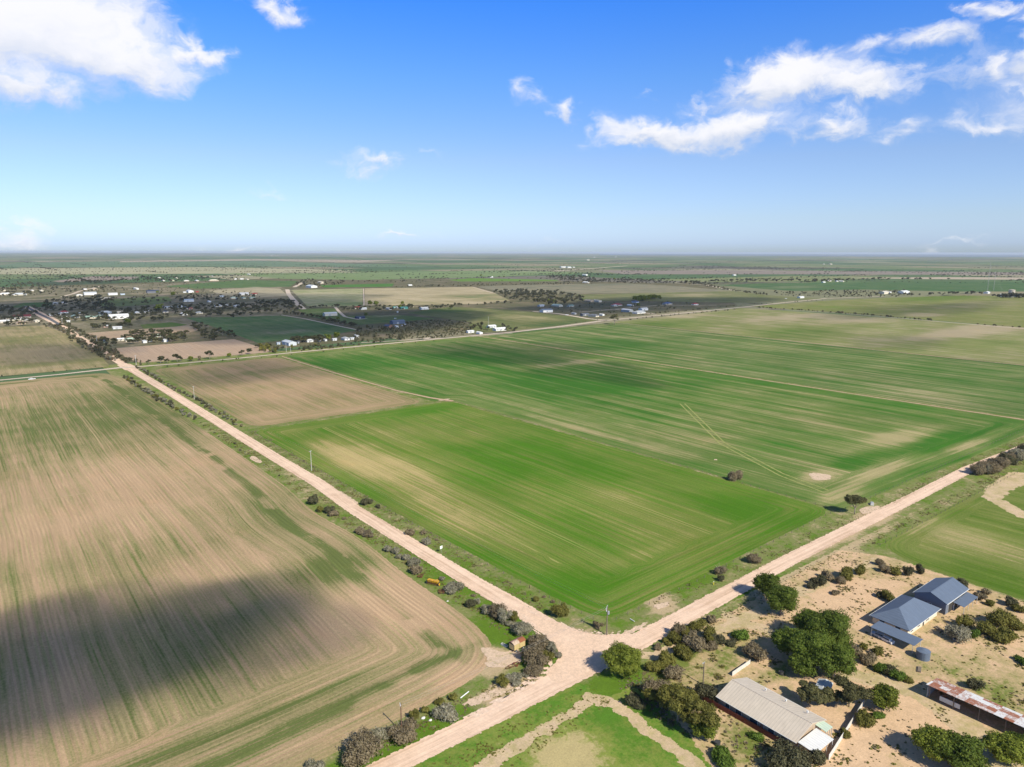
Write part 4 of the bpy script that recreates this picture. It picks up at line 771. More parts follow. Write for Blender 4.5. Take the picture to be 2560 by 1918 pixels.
def building(x, y, L, W, eh, rh, style, roofm, wallm, label, name='house', cat='house', rz=0.0, wins=(), doors=(), group=None, over=.45, gutter=True, chimney=False, z0=0.0):
    """L along local x (the ridge), W across"""
    t_ = empty(name, (x, y, z0), rz); hx, hy = L / 2, W / 2
    wb = MB().box((0, 0, eh / 2), (L, W, eh))
    if style == 'gable':
        for sx in (-1, 1):
            n = len(wb.v); a = sx * hx; b_ = sx * (hx - .12)
            wb.v += [(a, -hy, eh), (a, hy, eh), (a, 0, eh + rh - .05), (b_, -hy, eh), (b_, hy, eh), (b_, 0, eh + rh - .05)]
            wb.f += [(n, n + 1, n + 2), (n + 3, n + 5, n + 4), (n, n + 2, n + 5, n + 3), (n + 1, n + 4, n + 5, n + 2)]
    wb.build('wall', wallm, t_)
    rb = MB(); ox, oy = hx + over, hy + over; ez = eh - rh * over / hy * (1 if style != 'flat' else 0) + .12
    if style == 'gable':
        slab(rb, [(-ox, -oy, ez), (ox, -oy, ez), (ox, 0, eh + rh + .1), (-ox, 0, eh + rh + .1)], .1)
        slab(rb, [(-ox, 0, eh + rh + .098), (ox, 0, eh + rh + .098), (ox, oy, ez), (-ox, oy, ez)], .1)
    elif style == 'hip':
        k = max(.3, ox - oy * 1.0); T = eh + rh + .1
        for pts in ([(-ox, -oy, ez), (ox, -oy, ez), (k, 0, T), (-k, 0, T)], [(ox, oy, ez), (-ox, oy, ez), (-k, 0, T), (k, 0, T)], [(ox, -oy, ez), (ox, oy, ez), (k, 0, T)], [(-ox, oy, ez), (-ox, -oy, ez), (-k, 0, T)]): rb.poly(pts)
        rb.box((0, 0, ez - .09), (ox * 2 - .02, oy * 2 - .02, .16))
    elif style == 'skill':
        slab(rb, [(-ox, -oy, eh + .12), (ox, -oy, eh + .12), (ox, oy, eh + rh), (-ox, oy, eh + rh)], .1)
        if rh > .3:
            for s_ in (-1, 1): pass
    ro = rb.build('roof', roofm, t_)
    if chimney: MB().box((hx * .4, hy * .3, eh + rh * .8 + .5), (.7, .5, 1.4)).build('chimney', wm('brick'), ro)
    if gutter and style in ('gable', 'hip') and L > 14 and math.hypot(x, y) < 320:
        for s_ in (-1, 1): MB().box((0, s_ * (oy + .06), ez - .08), (ox * 2, .12, .12)).build('gutter', frame_w, ro)
        if style == 'gable': MB().box((0, 0, eh + rh + .13), (ox * 2, .35, .06)).build('ridge_cap', roofm, ro)
    def opening(nm, side, u, z_, w_, h_, mat_, fr=.08):
        sx = {'+y': (0, 1), '-y': (0, -1), '+x': (1, 0), '-x': (-1, 0)}[side]
        if sx[0] == 0: c = (u, sx[1] * (hy + .02), z_); s_ = (w_ + 2 * fr, .08, h_ + 2 * fr); c2 = (u, sx[1] * (hy + .05), z_); s2 = (w_, .06, h_)
        else: c = (sx[0] * (hx + .02), u, z_); s_ = (.08, w_ + 2 * fr, h_ + 2 * fr); c2 = (sx[0] * (hx + .05), u, z_); s2 = (.06, w_, h_)
        f = MB().box(c, s_).build(nm, frame_w, t_); MB().box(c2, s2).build('pane' if nm == 'window' else 'panel', mat_, f)
    for (side, u, z_, w_, h_) in wins: opening('window', side, u, z_, w_, h_, glass)
    for (side, u, w_, h_, mt) in doors: opening('door', side, u, h_ / 2 + .02, w_, h_, mt)
    tag(t_, label, cat, group); AVOID.append((x, y, math.hypot(hx, hy) * .8 + 1.5)); return t_
# --- the yard south of the cross road, near
beige = metal_roof('roof_beige', (.60, .52, .42)); bluer = metal_roof('roof_steel_blue', (.12, .155, .215), rough=.6); bluew = paint('wall_steel_blue', (.15, .175, .22), .6, .12)
stone = paint('wall_limestone', (.46, .36, .26), .9, .35)
h = building(156.2, 90.2, 22, 12.6, 3.0, 2.0, 'gable', beige, stone, 'long beige roofed house with pale stone walls behind a red fence', rz=R(90),
    wins=[('+y', -8, 1.6, 1.6, 1.3), ('+y', -4.5, 1.6, 1.6, 1.3), ('+y', 0.5, 1.6, 2.2, 1.3), ('+y', 5, 1.6, 1.6, 1.3), ('+y', 8.4, 1.6, 1.2, 1.1), ('-y', -6, 1.6, 1.6, 1.2), ('-y', 3, 1.6, 1.6, 1.2), ('+x', -3, 1.6, 1.8, 1.2), ('+x', 3, 1.6, 1.8, 1.2)],
    doors=[('+y', -1.9, 1.0, 2.1, wm('brick')), ('-y', -1.5, 1.0, 2.1, wm('white'))], over=.7)
for k in range(3): MB().box((-8 + k * 6, -4.2, 4.4), (.35, .35, .5)).build('roof_vent', rm('white'), h)
# awnings at the near end of the beige house
def canopy(name, x, y, L, W, h0, roofm, label, posts=4, slope=.4, cat='awning', back=None):
    t_ = empty(name, (x, y, 0)); rb = MB(); slab(rb, [(-L / 2, -W / 2, h0), (L / 2, -W / 2, h0), (L / 2, W / 2, h0 + slope), (-L / 2, W / 2, h0 + slope)], .09); rb.build('roof', roofm, t_)
    for sy in (-1, 1):
        for i in range(posts): MB().box(((-.47 + .94 * i / max(1, posts - 1)) * L, sy * W * .46, (h0 + (slope * .0 if sy < 0 else slope * .9)) / 2), (.12, .12, h0 + (0 if sy < 0 else slope * .9) - .06)).build('post', frame_w, t_)
    if back: MB().box((0, W * .47, h0 / 2), (L * .95, .06, h0)).build('back_wall', back, t_)
    tag(t_, label, cat); AVOID.append((x, y, max(L, W) * .55 + 1)); return t_
canopy('awning', 154.0, 76.2, 8.5, 4.6, 2.5, rm('white'), 'flat white awning at the near end of the beige house')
canopy('awning', 160.6, 77.8, 3.2, 3.0, 2.7, rm('pgreen'), 'small pale green awning beside the white one')
building(177.5, 87.0, 5.2, 3.0, 2.2, .45, 'gable', rm('silver'), wm('silver'), 'small white roofed garden shed under the clump of trees', name='garden_shed', cat='shed', rz=R(18), doors=[('-y', 0, 1.0, 1.8, wm('grey'))])
building(237.5, 91.4, 22, 11, 3.0, 3.0, 'hip', bluer, wm('cream'), 'blue grey hip roofed house in the middle of the sandy yard', wins=[('-y', -8, 1.6, 1.8, 1.3), ('-y', -3, 1.6, 1.8, 1.3), ('-y', 3.5, 1.6, 2.2, 1.3), ('-x', -2.5, 1.6, 1.6, 1.2), ('-x', 2.5, 1.6, 1.6, 1.2)], doors=[('-y', .4, 1.0, 2.1, dark_in)], over=.8)
building(260, 89.4, 17.5, 10, 4.2, 2.1, 'gable', bluer, bluew, 'tall blue grey metal shed behind the hip roofed house', name='metal_shed', cat='shed', doors=[('-y', -5, 3.2, 3.2, dark_in), ('-y', 0, 3.2, 3.2, dark_in), ('-y', 5, 3.2, 3.2, dark_in)], wins=[('-x', 0, 1.8, 1.2, 1.0)])
canopy('lean_to', 262.5, 82.4, 12, 3.4, 2.6, bluer, 'low blue grey lean-to along the front of the tall shed', posts=4, slope=.5, cat='lean-to')
canopy('carport', 220.8, 87, 6.0, 13.4, 2.8, bluer, 'long blue grey carport roof left of the hip roofed house', posts=2, slope=.3, cat='carport')
def water_tank(x, y, r, h_, mat_, label, name='water_tank'):
    t_ = empty(name, (x, y, 0)); mb = MB(); mb.tube((0, 0, 0), (0, 0, h_), r, r, 24); mb.build('barrel', mat_, t_, False)
    MB().tube((0, 0, h_), (0, 0, h_ + r * .28), r * 1.03, r * .12, 24).build('lid', mat_, t_)
    rings = MB()
    for k in range(1, 5): rings.tube((0, 0, h_ * k / 5 - .05), (0, 0, h_ * k / 5 + .05), r * 1.015, r * 1.015, 24, False)
    rings.build('band', mat_, t_); tag(t_, label, 'water tank'); AVOID.append((x, y, r + 1)); return t_
water_tank(217.6, 77.6, 1.9, 2.6, rm('bluegrey'), 'dark blue grey water tank at the near end of the carport')
rust = metal_roof('roof_rusty', (.72, .71, .68), rust=(.32, .12, .05), rust_lo=.44)
t_ = empty('machinery_shed', (201.6, 44, 0))
rb = MB(); slab(rb, [(3.7, 25, 2.9), (-3.7, 25, 3.9), (-3.7, -25, 3.9), (3.7, -25, 2.9)], .08); rb.v = [tuple(v) for v in rb.v]; rb.build('roof', rust, t_)
MB().box((3.3, 0, 1.4), (.1, 49, 2.8)).build('back_wall', rm('silver'), t_)
for s_ in (-1, 1): MB().box((0, s_ * 24.6, 1.5), (6.6, .1, 2.9)).build('end_wall', rm('silver'), t_)
MB().box((-3.2, 19, 1.4), (.1, 5.0, 1.3)).build('shutter', wm('white'), t_)
for i in range(9): MB().box((-3.4, -24 + i * 6, 1.85), (.18, .18, 3.7)).build('post', paint('old_timber', (.25, .2, .15), .9, .4), t_)
tag(t_, 'long open fronted machinery shed with white and rust patched iron roof', 'shed'); AVOID.append((201.6, 60, 6)); AVOID.append((201.6, 48, 6))
b_ = G(2391, 1905); building(b_[0] - .6, b_[1] - .6, 3.0, 2.6, 2.3, .4, 'gable', rm('silver'), wm('red'), 'small red shed with a pale roof between two trees at the bottom', name='tool_shed', cat='shed', doors=[('-y', 0, 1.0, 1.9, wm('white'))], rz=R(20))
def panel_fence(x0, y0, x1, y1, h_, mat_, label, step=2.4):
    L = math.dist((x0, y0), (x1, y1)); n = int(L / step); t_ = empty('fence', (x0, y0, 0), math.atan2(y1 - y0, x1 - x0))
    for i in range(n):
        if i == 0: o0 = MB().box((0, 0, h_ / 2), (step * .97, .05, h_)).build('panel', mat_, t_); o0.location = (step * .5, 0, 0); p0 = MB().box((0, 0, h_ / 2 + .03), (.08, .1, h_ + .06)).build('post', mat_, t_)
        else:
            for s_, xx in ((o0, step * (i + .5)), (p0, step * i)):
                c = s_.copy(); link(c); c.location = (xx, 0, rnd.uniform(-.06, .03)); c.parent = t_
    tag(t_, label, 'fence')
panel_fence(148.6, 109.5, 149.6, 74.5, 1.5, paint('fence_red', (.20, .055, .035), .7, .3), 'dark red metal panel fence in front of the beige house')
panel_fence(181.5, 77.6, 151.5, 72.0, 1.6, paint('fence_white', (.62, .60, .55), .7, .25), 'long pale panel fence across the back garden of the beige house')
panel_fence(*G(1985 - 110, 1660), *G(1826, 1694), 1.4, paint('fence_white', (.62, .60, .55)), 'short white panel fence behind the far end of the beige house')
# ---- houses and sheds of the town and the farms in the distance
ZA = lambda x, y: (x / 6.9125, 620 + y / 6.9125)
ZB = lambda x, y: (320 + x / 6.9125, 640 + y / 6.9125)
ZC = lambda x, y: (200 + x / 6.9125, 780 + y / 6.9125)
ZD = lambda x, y: (640 + x / 6.144, 780 + y / 6.144)
ZE = lambda x, y: (800 + x / 6.9125, 740 + y / 6.9125)
ZF = lambda x, y: (1140 + x / 3.95, 700 + y / 3.95)
ZG = lambda x, y: (1280 + x / 3.456, 600 + y / 3.456)
ZH = lambda x, y: (1920 + x / 3.456, 600 + y / 3.456)
ZI = lambda x, y: (640 + x / 3.456, 600 + y / 3.456)
HS = [
 (ZA, 6.9125, [(80, 745, 60, 'cream', 'cream', 'h', 'cream house at the far left edge behind the dark wood'), (560, 748, 70, 'white', 'cream', 'h', 'white house at the left of a pair inside the far left wood'), (720, 750, 115, 'cream', 'cream', 'h', 'long cream house on the right of a pair inside the far left wood'),
  (95, 812, 180, 'white', 'cream', 'h', 'low white farm building at the left edge beyond the town wood'), (345, 818, 200, 'silver', 'cream', 'h', 'low silver roofed building right of the white one beyond the town wood'), (1470, 722, 50, 'white', 'white', 's', 'small white shed by the far diagonal track'),
  (1640, 722, 150, 'tan', 'tan', 'h', 'long tan building right of the small white shed by the far track'), (1560, 812, 180, 'silver', 'white', 's', 'white shed with dark solar panels on the far side of the town'), (1375, 832, 100, 'white', 'cream', 'h', 'white house just left of the solar panel shed'),
  (1950, 815, 135, 'white', 'white', 's', 'bright white gabled shed right of the solar panel shed'), (2120, 812, 65, 'paleblue', 'paleblue', 's', 'pale blue shed next to the bright white gabled one'), (1820, 892, 130, 'cream', 'cream', 's', 'cream shed on the edge of the small green paddock in town'),
  (960, 972, 100, 'grey', 'grey', 'h', 'grey roofed house deep in the town trees, left one'), (1120, 962, 90, 'silver', 'cream', 'h', 'silver roofed house deep in the town trees, right one'), (1110, 1125, 120, 'red', 'white', 'h', 'red and white house at the top of the asphalt road'),
  (900, 1170, 90, 'white', 'white', 'h', 'white house right of the asphalt road, nearest the road'), (1010, 1162, 80, 'silver', 'cream', 'h', 'silver roofed house right of the asphalt road, second'), (380, 1208, 250, 'dred', 'cream', 'h', 'large maroon roofed house left of the asphalt road'),
  (430, 1262, 130, 'grey', 'cream', 'h', 'grey roofed house in front of the maroon one'), (140, 1222, 140, 'white', 'cream', 'h', 'white roofed house left of the maroon one, upper'), (290, 1252, 130, 'white', 'cream', 'h', 'white roofed house left of the maroon one, middle'), (70, 1292, 150, 'white', 'cream', 'h', 'white roofed house at the left edge near the olive paddock'),
  (370, 1315, 130, 'pink', 'tan', 'h', 'tan pink house behind the olive paddock'), (640, 1280, 110, 'cream', 'cream', 'h', 'cream house beside the asphalt road, left side'), (1300, 1205, 200, 'green', 'cream', 'h', 'grey green roofed house in the row right of the asphalt road'), (1130, 1222, 120, 'white', 'cream', 'h', 'white house at the near end of the row right of the asphalt road'),
  (1540, 1220, 190, 'green', 'cream', 'h', 'green roofed house in the middle of the row right of the asphalt road'), (1720, 1205, 120, 'green', 'cream', 'h', 'smaller dark green roofed house next in the row'), (1410, 1152, 110, 'silver', 'cream', 'h', 'silver roofed house behind the green roofed row'), (1820, 1132, 190, 'silver', 'paleblue', 'h', 'long pale roofed house behind the green roofed row'),
  (2050, 1222, 290, 'white', 'white', 's', 'long low white shed at the end of the green roofed row'), (2075, 1130, 90, 'cream', 'cream', 'h', 'cream house behind the long low white shed'), (1740, 1165, 100, 'pgreen', 'cream', 'h', 'pale green house behind the row'), (1180, 1282, 50, 'white', 'white', 's', 'tiny white shed on the grass below the row')]),
 (ZB, 6.9125, [(140, 580, 120, 'white', 'white', 's', 'long white shed beside the tan patch on the far side of town'), (430, 640, 190, 'navy', 'dgrey', 's', 'navy roofed building among bushes on the far side of town'), (1070, 632, 170, 'silver', 'white', 's', 'pale steel shed in the bare ground of the far industrial lot'), (980, 636, 50, 'white', 'white', 's', 'white shed joined to the pale steel one'),
  (1195, 628, 45, 'red', 'red', 's', 'small red shed at the end of the pale steel one'), (1470, 350, 70, 'white', 'white', 'h', 'white house alone on the ridge of the far town'), (1045, 790, 165, 'paleblue', 'white', 's', 'white shed with a pale blue roof on the pale gravel yard'), (1405, 798, 75, 'white', 'white', 's', 'square white shed right of the gravel yard'),
  (1620, 710, 78, 'paleblue', 'paleblue', 's', 'round topped pale blue shed in the middle of town'), (2005, 672, 150, 'white', 'white', 's', 'bright white box shed right of the far industrial lot'), (2185, 672, 100, 'red', 'cream', 'h', 'red roofed house next to the bright white box shed'), (1830, 738, 110, 'pgreen', 'cream', 'h', 'pale green roofed house, left of three in a row'),
  (2000, 738, 90, 'green', 'cream', 'h', 'green roofed house, middle of three in a row'), (2150, 735, 100, 'green', 'cream', 'h', 'green roofed house, right of three in a row'), (700, 908, 140, 'silver', 'cream', 'h', 'silver roofed house beside the tallest dark tree'), (900, 888, 80, 'white', 'white', 'h', 'white house behind the navy roofed one'),
  (1010, 912, 180, 'navy', 'cream', 'h', 'navy roofed house in the middle tree belt'), (1080, 926, 70, 'red', 'pink', 'h', 'little red house against the navy roofed one'), (650, 980, 90, 'navy', 'cream', 'h', 'navy shed roof below the silver roofed house'), (345, 985, 120, 'white', 'cream', 'h', 'white house left of the tallest dark tree, right one'), (160, 1000, 140, 'white', 'cream', 'h', 'white house left of the tallest dark tree, left one'),
  (965, 1022, 145, 'white', 'white', 's', 'low white shed at the edge of the dark green paddock'), (1230, 1000, 120, 'grey', 'cream', 'h', 'grey roofed house at the edge of the dark green paddock'), (1560, 878, 120, 'white', 'cream', 'h', 'white house in the tree belt above the dark green paddock, left'), (1700, 872, 80, 'white', 'cream', 'h', 'white house in the tree belt above the dark green paddock, middle'),
  (1890, 880, 120, 'silver', 'grey', 'h', 'silver roofed shed in the tree belt above the dark green paddock, right'), (610, 436, 90, 'white', 'cream', 'h', 'house row on the far rise, first from the left'), (760, 434, 80, 'cream', 'cream', 'h', 'house row on the far rise, second from the left'), (1010, 438, 90, 'white', 'cream', 'h', 'house row on the far rise, third from the left'),
  (1190, 436, 110, 'silver', 'cream', 'h', 'house row on the far rise, fourth from the left'), (1480, 434, 170, 'cream', 'tan', 'h', 'long cream block with arches on the far rise'), (1860, 408, 60, 'white', 'white', 'h', 'white house at the right end of the far rise, first'), (1965, 406, 60, 'white', 'white', 'h', 'white house at the right end of the far rise, second'), (2065, 412, 60, 'cream', 'cream', 'h', 'cream house at the right end of the far rise'),
  (2090, 325, 90, 'white', 'white', 'h', 'white farmhouse beyond the far rise'), (540, 385, 60, 'white', 'cream', 'h', 'white house among trees above the far rise row'), (840, 390, 70, 'cream', 'cream', 'h', 'cream house above the far rise row')]),
 (ZC, 6.9125, [(645, 292, 135, 'white', 'white', 's', 'square white shed on the strip behind the tan paddock'), (455, 268, 90, 'white', 'pink', 'h', 'white roofed house left of the square white shed'), (700, 500, 110, 'white', 'cream', 'h', 'low white house at the left of the farm in the trees'), (885, 505, 190, 'pgreen', 'cream', 'h', 'large pale hip roofed farmhouse in the trees'),
  (1375, 425, 110, 'pgreen', 'pgreen', 's', 'pale green shed half hidden by gum trees'), (1120, 532, 100, 'white', 'white', 's', 'low white shed on the edge of the ploughed paddock, left'), (1215, 520, 55, 'white', 'white', 's', 'small white shed on the edge of the ploughed paddock, middle'), (1475, 515, 110, 'white', 'white', 's', 'white shed on the edge of the ploughed paddock, right'), (430, 528, 60, 'white', 'green', 's', 'tiny white roofed shelter in roadside bushes')]),
 (ZD, 6.144, [(512, 505, 270, 'silver', 'silver', 's', 'big pale grey shed beside the pale cross road'), (345, 500, 50, 'paleblue', 'paleblue', 's', 'pale blue lean shed left of the big grey one'), (650, 485, 40, 'dgrey', 'dgrey', 's', 'dark open shed right of the big grey one'), (822, 462, 115, 'white', 'white', 'h', 'white house right of the big grey shed'), (1065, 448, 60, 'white', 'white', 's', 'small white shed in the middle of the roadside trees'),
  (1205, 440, 70, 'white', 'white', 's', 'white shed next to the long grey and white house'), (1375, 430, 160, 'grey', 'white', 'h', 'long grey and white house among roadside trees'), (1475, 425, 60, 'silver', 'white', 's', 'small shed at the right end of the long grey and white house'), (1545, 388, 85, 'white', 'white', 's', 'flat white roof above the long grey and white house'), (980, 455, 40, 'cream', 'cream', 's', 'tiny cream shed in the roadside trees')]),
 (ZE, 6.9125, [(690, 392, 170, 'navy', 'navy', 's', 'dark navy shed at the end of the curved driveway'), (1185, 545, 190, 'navy', 'brick', 'h', 'navy hip roofed brick house in the scrub'), (1340, 480, 260, 'bluegrey', 'bluegrey', 's', 'large blue grey steel shed behind the navy roofed house'), (1325, 545, 70, 'white', 'white', 's', 'white carport beside the navy roofed house'),
  (650, 222, 140, 'red', 'cream', 'h', 'red roofed house beside a striped paddock'), (745, 235, 120, 'silver', 'grey', 's', 'grey roofed annex in front of the red roofed house'), (1195, 235, 130, 'grey', 'grey', 's', 'grey gabled barn right of the red roofed house'), (1445, 225, 150, 'teal', 'teal', 's', 'teal green shed in the row of farm buildings'), (1290, 210, 70, 'teal', 'teal', 's', 'small dark teal shed left of the bigger teal one'),
  (1340, 212, 50, 'white', 'white', 's', 'small white tank shed between two teal sheds'), (1800, 232, 160, 'white', 'silver', 's', 'white roofed shed at the right of the row of farm buildings'), (1570, 192, 100, 'grey', 'cream', 'h', 'grey roofed house behind the teal shed'), (1340, 288, 26, 'white', 'white', 's', 'tiny white pump house on the grass')]),
 (ZF, 3.95, [(138, 522, 80, 'white', 'white', 's', 'white gabled shed by the cross road, left of the white homestead'), (350, 472, 100, 'white', 'white', 'h', 'white flat roofed homestead wing, upper'), (430, 500, 150, 'white', 'white', 'h', 'white homestead with a verandah by the cross road'), (892, 318, 132, 'bluegrey', 'white', 's', 'white shed with blue grey roof at the left of the gravel pad'),
  (1000, 262, 130, 'pgreen', 'cream', 'h', 'pale green roofed house left of the dark trees'), (1130, 265, 75, 'green', 'cream', 'h', 'smaller green roofed house next to the pale green one'), (840, 262, 70, 'silver', 'silver', 's', 'long low silver shed left of the green roofed houses'), (1270, 352, 95, 'dgrey', 'dgrey', 's', 'dark grey shed on the gravel pad'), (1360, 362, 115, 'dgrey', 'cream', 'h', 'dark grey hip roofed house on the gravel pad'),
  (1440, 352, 50, 'white', 'white', 's', 'small white shed right of the dark grey house'), (1585, 255, 130, 'red', 'cream', 'h', 'red roofed house in the middle of the estate'), (1720, 258, 62, 'white', 'white', 's', 'white shed right of the red roofed estate house'), (1770, 224, 80, 'blue', 'white', 'h', 'bright blue roofed building in front of round trees'), (2085, 242, 112, 'blue', 'cream', 'h', 'dark blue roofed house at the right of the estate'),
  (1315, 215, 115, 'tan', 'tan', 'h', 'tan roofed homestead beside dark trees'), (1395, 218, 90, 'cream', 'cream', 's', 'long low cream wall and shed right of the tan homestead'), (1805, 330, 150, 'grey', 'white', 'h', 'grey roofed white house in the front of the estate'), (1850, 300, 100, 'white', 'white', 's', 'white roofed shed behind the grey roofed estate house'), (1690, 316, 120, 'white', 'grey', 's', 'low white shed left of the grey roofed estate house'),
  (1165, 340, 50, 'grey', 'grey', 's', 'small grey shed in the middle of the gravel pad'), (1570, 262, 60, 'white', 'cream', 'h', 'white annex in front of the red roofed estate house')]),
 (ZG, 3.456, [(640, 372, 70, 'white', 'white', 'h', 'white farmhouse under the round tree clump far out'), (440, 240, 60, 'white', 'white', 's', 'white hangar at the left end of the airstrip'), (490, 241, 50, 'silver', 'white', 's', 'second hangar at the left end of the airstrip'), (530, 239, 25, 'white', 'white', 's', 'small white hut at the airstrip'), (630, 308, 50, 'white', 'white', 's', 'white shed beyond the round tree clump'),
  (1580, 562, 60, 'red', 'white', 'h', 'red and white house by the bend of the far road'), (710, 152, 40, 'white', 'white', 's', 'pale building near the horizon, left of three'), (895, 149, 40, 'white', 'white', 's', 'pale building near the horizon, right of three'), (655, 176, 50, 'cream', 'cream', 's', 'cream farm shed near the horizon'), (1920, 308, 36, 'white', 'white', 's', 'isolated white shed in the right far distance')]),
 (ZH, 3.456, [(525, 358, 50, 'grey', 'cream', 'h', 'grey roofed farmhouse in the far right tree row, left one'), (592, 362, 32, 'silver', 'cream', 'h', 'silver roofed cottage in the far right tree row'), (635, 362, 42, 'white', 'cream', 'h', 'white roofed farmhouse in the far right tree row'), (478, 370, 40, 'white', 'white', 's', 'low white shed left of the far right farmhouses'), (282, 503, 62, 'white', 'white', 's', 'white shed by the far highway bend'),
  (1170, 463, 105, 'white', 'white', 's', 'long white shed by the highway'), (1040, 458, 40, 'white', 'white', 's', 'small white shed left of the long one by the highway'), (1000, 466, 90, 'cream', 'cream', 's', 'cream yard wall and shed by the highway'), (1890, 463, 60, 'white', 'white', 's', 'white shed under the radio masts'), (2060, 494, 85, 'silver', 'white', 's', 'silver shed at the foot of the concrete tower'), (2160, 492, 60, 'grey', 'grey', 's', 'grey shed right of the concrete tower'),
  (540, 212, 30, 'cream', 'cream', 's', 'tiny cream shed near the sea horizon'), (482, 211, 16, 'white', 'white', 's', 'tiny white shed near the sea horizon')]),
 (ZI, 3.456, [(1330, 396, 40, 'white', 'white', 'h', 'white house beside a dark tree on the far paddock edge'), (2030, 324, 42, 'white', 'white', 'h', 'white farmhouse with round dark trees far out'), (480, 412, 120, 'silver', 'white', 's', 'long silver shed among bushes at the far track'), (560, 376, 70, 'cream', 'cream', 's', 'cream yards behind the long silver shed'), (135, 140, 50, 'white', 'white', 's', 'white silo sheds near the left horizon'),
  (640, 655, 120, 'white', 'cream', 's', 'small sheds in a line beside the curved driveway'), (1930, 812, 60, 'white', 'white', 's', 'long white tank trailer shed by the cross road')]),
]
q = random.Random(5)
for zf, k_, lst in HS:
    for (x_, y_, w_, rc, wc, kd, lb) in lst:
        px_, py_ = zf(x_, y_); gx, gy = G(px_, py_); dd = math.hypot(gx, gy); wm_ = min(60, w_ / k_ * dd / F); hs = kd == 's'
        L_ = wm_ / (1.12 if hs else 1.2); W_ = L_ * (.5 if L_ > 16 else .62); eh = min(6, max(2.7, L_ * (.2 if hs else .14))) if hs else 2.8; rh = W_ * (.16 if hs else .22)
        wi = []; dr = []
        if dd < 1900:
            n_ = max(1, int(L_ / 5)); dr = [('-y', -L_ * .1, min(3.2, L_ * .3) if hs else 1.0, min(eh * .8, 3.2) if hs else 2.0, dark_in if not hs else wm('grey'))]
            if not hs: wi = [('-y', -L_ / 2 + (i + .5) * L_ / n_ + (.8 if abs(-L_ / 2 + (i + .5) * L_ / n_ + L_ * .1) < 1 else 0), 1.6, 1.3, 1.1) for i in range(n_)] + [('-x', 0, 1.6, 1.3, 1.1)]
        r_ = q.choice([0, 0, 90]) + q.uniform(-4, 4)
        building(gx, gy, L_, W_, eh, rh, 'gable' if hs or q.random() < .3 else 'hip', rm(rc), wm(wc), lb, name='shed' if hs else 'house', cat='shed' if hs else 'house', rz=R(r_), wins=wi, doors=dr, over=.5, gutter=False, chimney=(kd == 'h' and dd < 1600 and q.random() < .3))
# solar panels on two roofs would be parts of them; the concrete tower, masts
gx, gy = G(*ZH(2103, 478)); t_ = empty('silo', (gx, gy, 0))
cm = paint('concrete', (.50, .46, .38), .85, .2); MB().tube((0, 0, 0), (0, 0, 15), 8.2, 8.2, 28).build('barrel', cm, t_); MB().tube((0, 0, 15), (0, 0, 15.6), 8.6, 8.6, 28).build('rim', cm, t_); MB().tube((0, 0, 15.6), (0, 0, 16.8), 8.0, 1.0, 28).build('lid', cm, t_)
tag(t_, 'round concrete water tower on the hill at the right edge', 'water tower')
for (x_, y_, h_, lb) in ((1895, 445, 95, 'taller red and white lattice radio mast near the concrete tower'), (1948, 440, 62, 'shorter lattice radio mast near the concrete tower')):
    gx, gy = G(*ZH(x_, y_)); t_ = empty('radio_mast', (gx, gy, 0)); fr = MB(); s_ = .9
    for a in range(3): fr.tube((s_ * math.cos(a * 2.09), s_ * math.sin(a * 2.09), 0), (s_ * math.cos(a * 2.09), s_ * math.sin(a * 2.09), h_), .14, .12, 4)
    for k in range(int(h_ / 2)):
        a = k % 3 * 2.09; b_ = a + 2.09; fr.tube((s_ * math.cos(a), s_ * math.sin(a), k * 2), (s_ * math.cos(b_), s_ * math.sin(b_), k * 2 + 2), .08, .08, 3, False)
    fr.build('lattice', paint('mast_steel', (.5, .47, .45), .6), t_)
    for a in range(3): MB().tube((0, 0, h_ * .8), (h_ * .45 * math.cos(a * 2.09 + .5), h_ * .45 * math.sin(a * 2.09 + .5), 0), .03, .03, 3, False).build('guy_wire', paint('mast_steel', (.5, .47, .45)), t_)
    tag(t_, lb, 'radio mast')
# ================================================================= poles
timber = paint('pole_timber', (.19, .15, .12), .9, .35); conc = paint('pole_concrete', (.50, .48, .45), .85, .2); ins = paint('insulator_white', (.75, .75, .73), .4, .05); galv = paint('galvanised', (.36, .37, .38), .5, .15)
def pole(x, y, h_, label, mat_=timber, arms=((0, 1.0),), rz=0.0, kit=False, arm_m=None, r=.17):
    t_ = empty('power_pole', (x, y, 0), rz); MB().tube((0, 0, -.3), (0, 0, h_), r, r * .7, 10).build('post', mat_, t_)
    for (dz, w_) in arms:
        c = MB().box((0, .16, h_ - .35 - dz), (2.4 * w_, .12, .14)).build('crossarm', arm_m or galv, t_)
        for i in (-1, -.35, .35, 1): MB().tube((i * 1.1 * w_, .16, h_ - .28 - dz), (i * 1.1 * w_, .16, h_ - .02 - dz), .07, .05, 8).build('insulator', ins, c)
    if kit:
        MB().box((0, -.42, h_ - 2.0), (.75, .5, .9)).build('transformer', galv, t_); MB().box((.5, .1, h_ - 1.5), (.9, .08, .08), .6).build('bracket', galv, t_)
        MB().tube((-.5, .2, h_ - 1.3), (-.9, .5, h_ - .2), .05, .04, 6).build('fuse', ins, t_); MB().tube((.5, .2, h_ - 1.3), (.9, .5, h_ - .3), .05, .04, 6).build('fuse', ins, t_)
        MB().tube((.22, 0, 0), (.2, 0, h_ - 2.2), .06, .06, 6).build('conduit', galv, t_)
    tag(t_, label, 'power pole'); return t_
pole(151.9, 145.2, 9.8, 'tall dark power pole with cross arms at the corner of the green lot', arms=((0, 1.0), (.9, .8)), rz=R(35), kit=True, r=.21)
p = pole(*G(1004, 1832), 8.2, 'brown power pole standing behind a bush on the roadside verge', arms=((0, .45),), rz=R(70), mat_=paint('pole_brown', (.16, .09, .06), .9, .3))
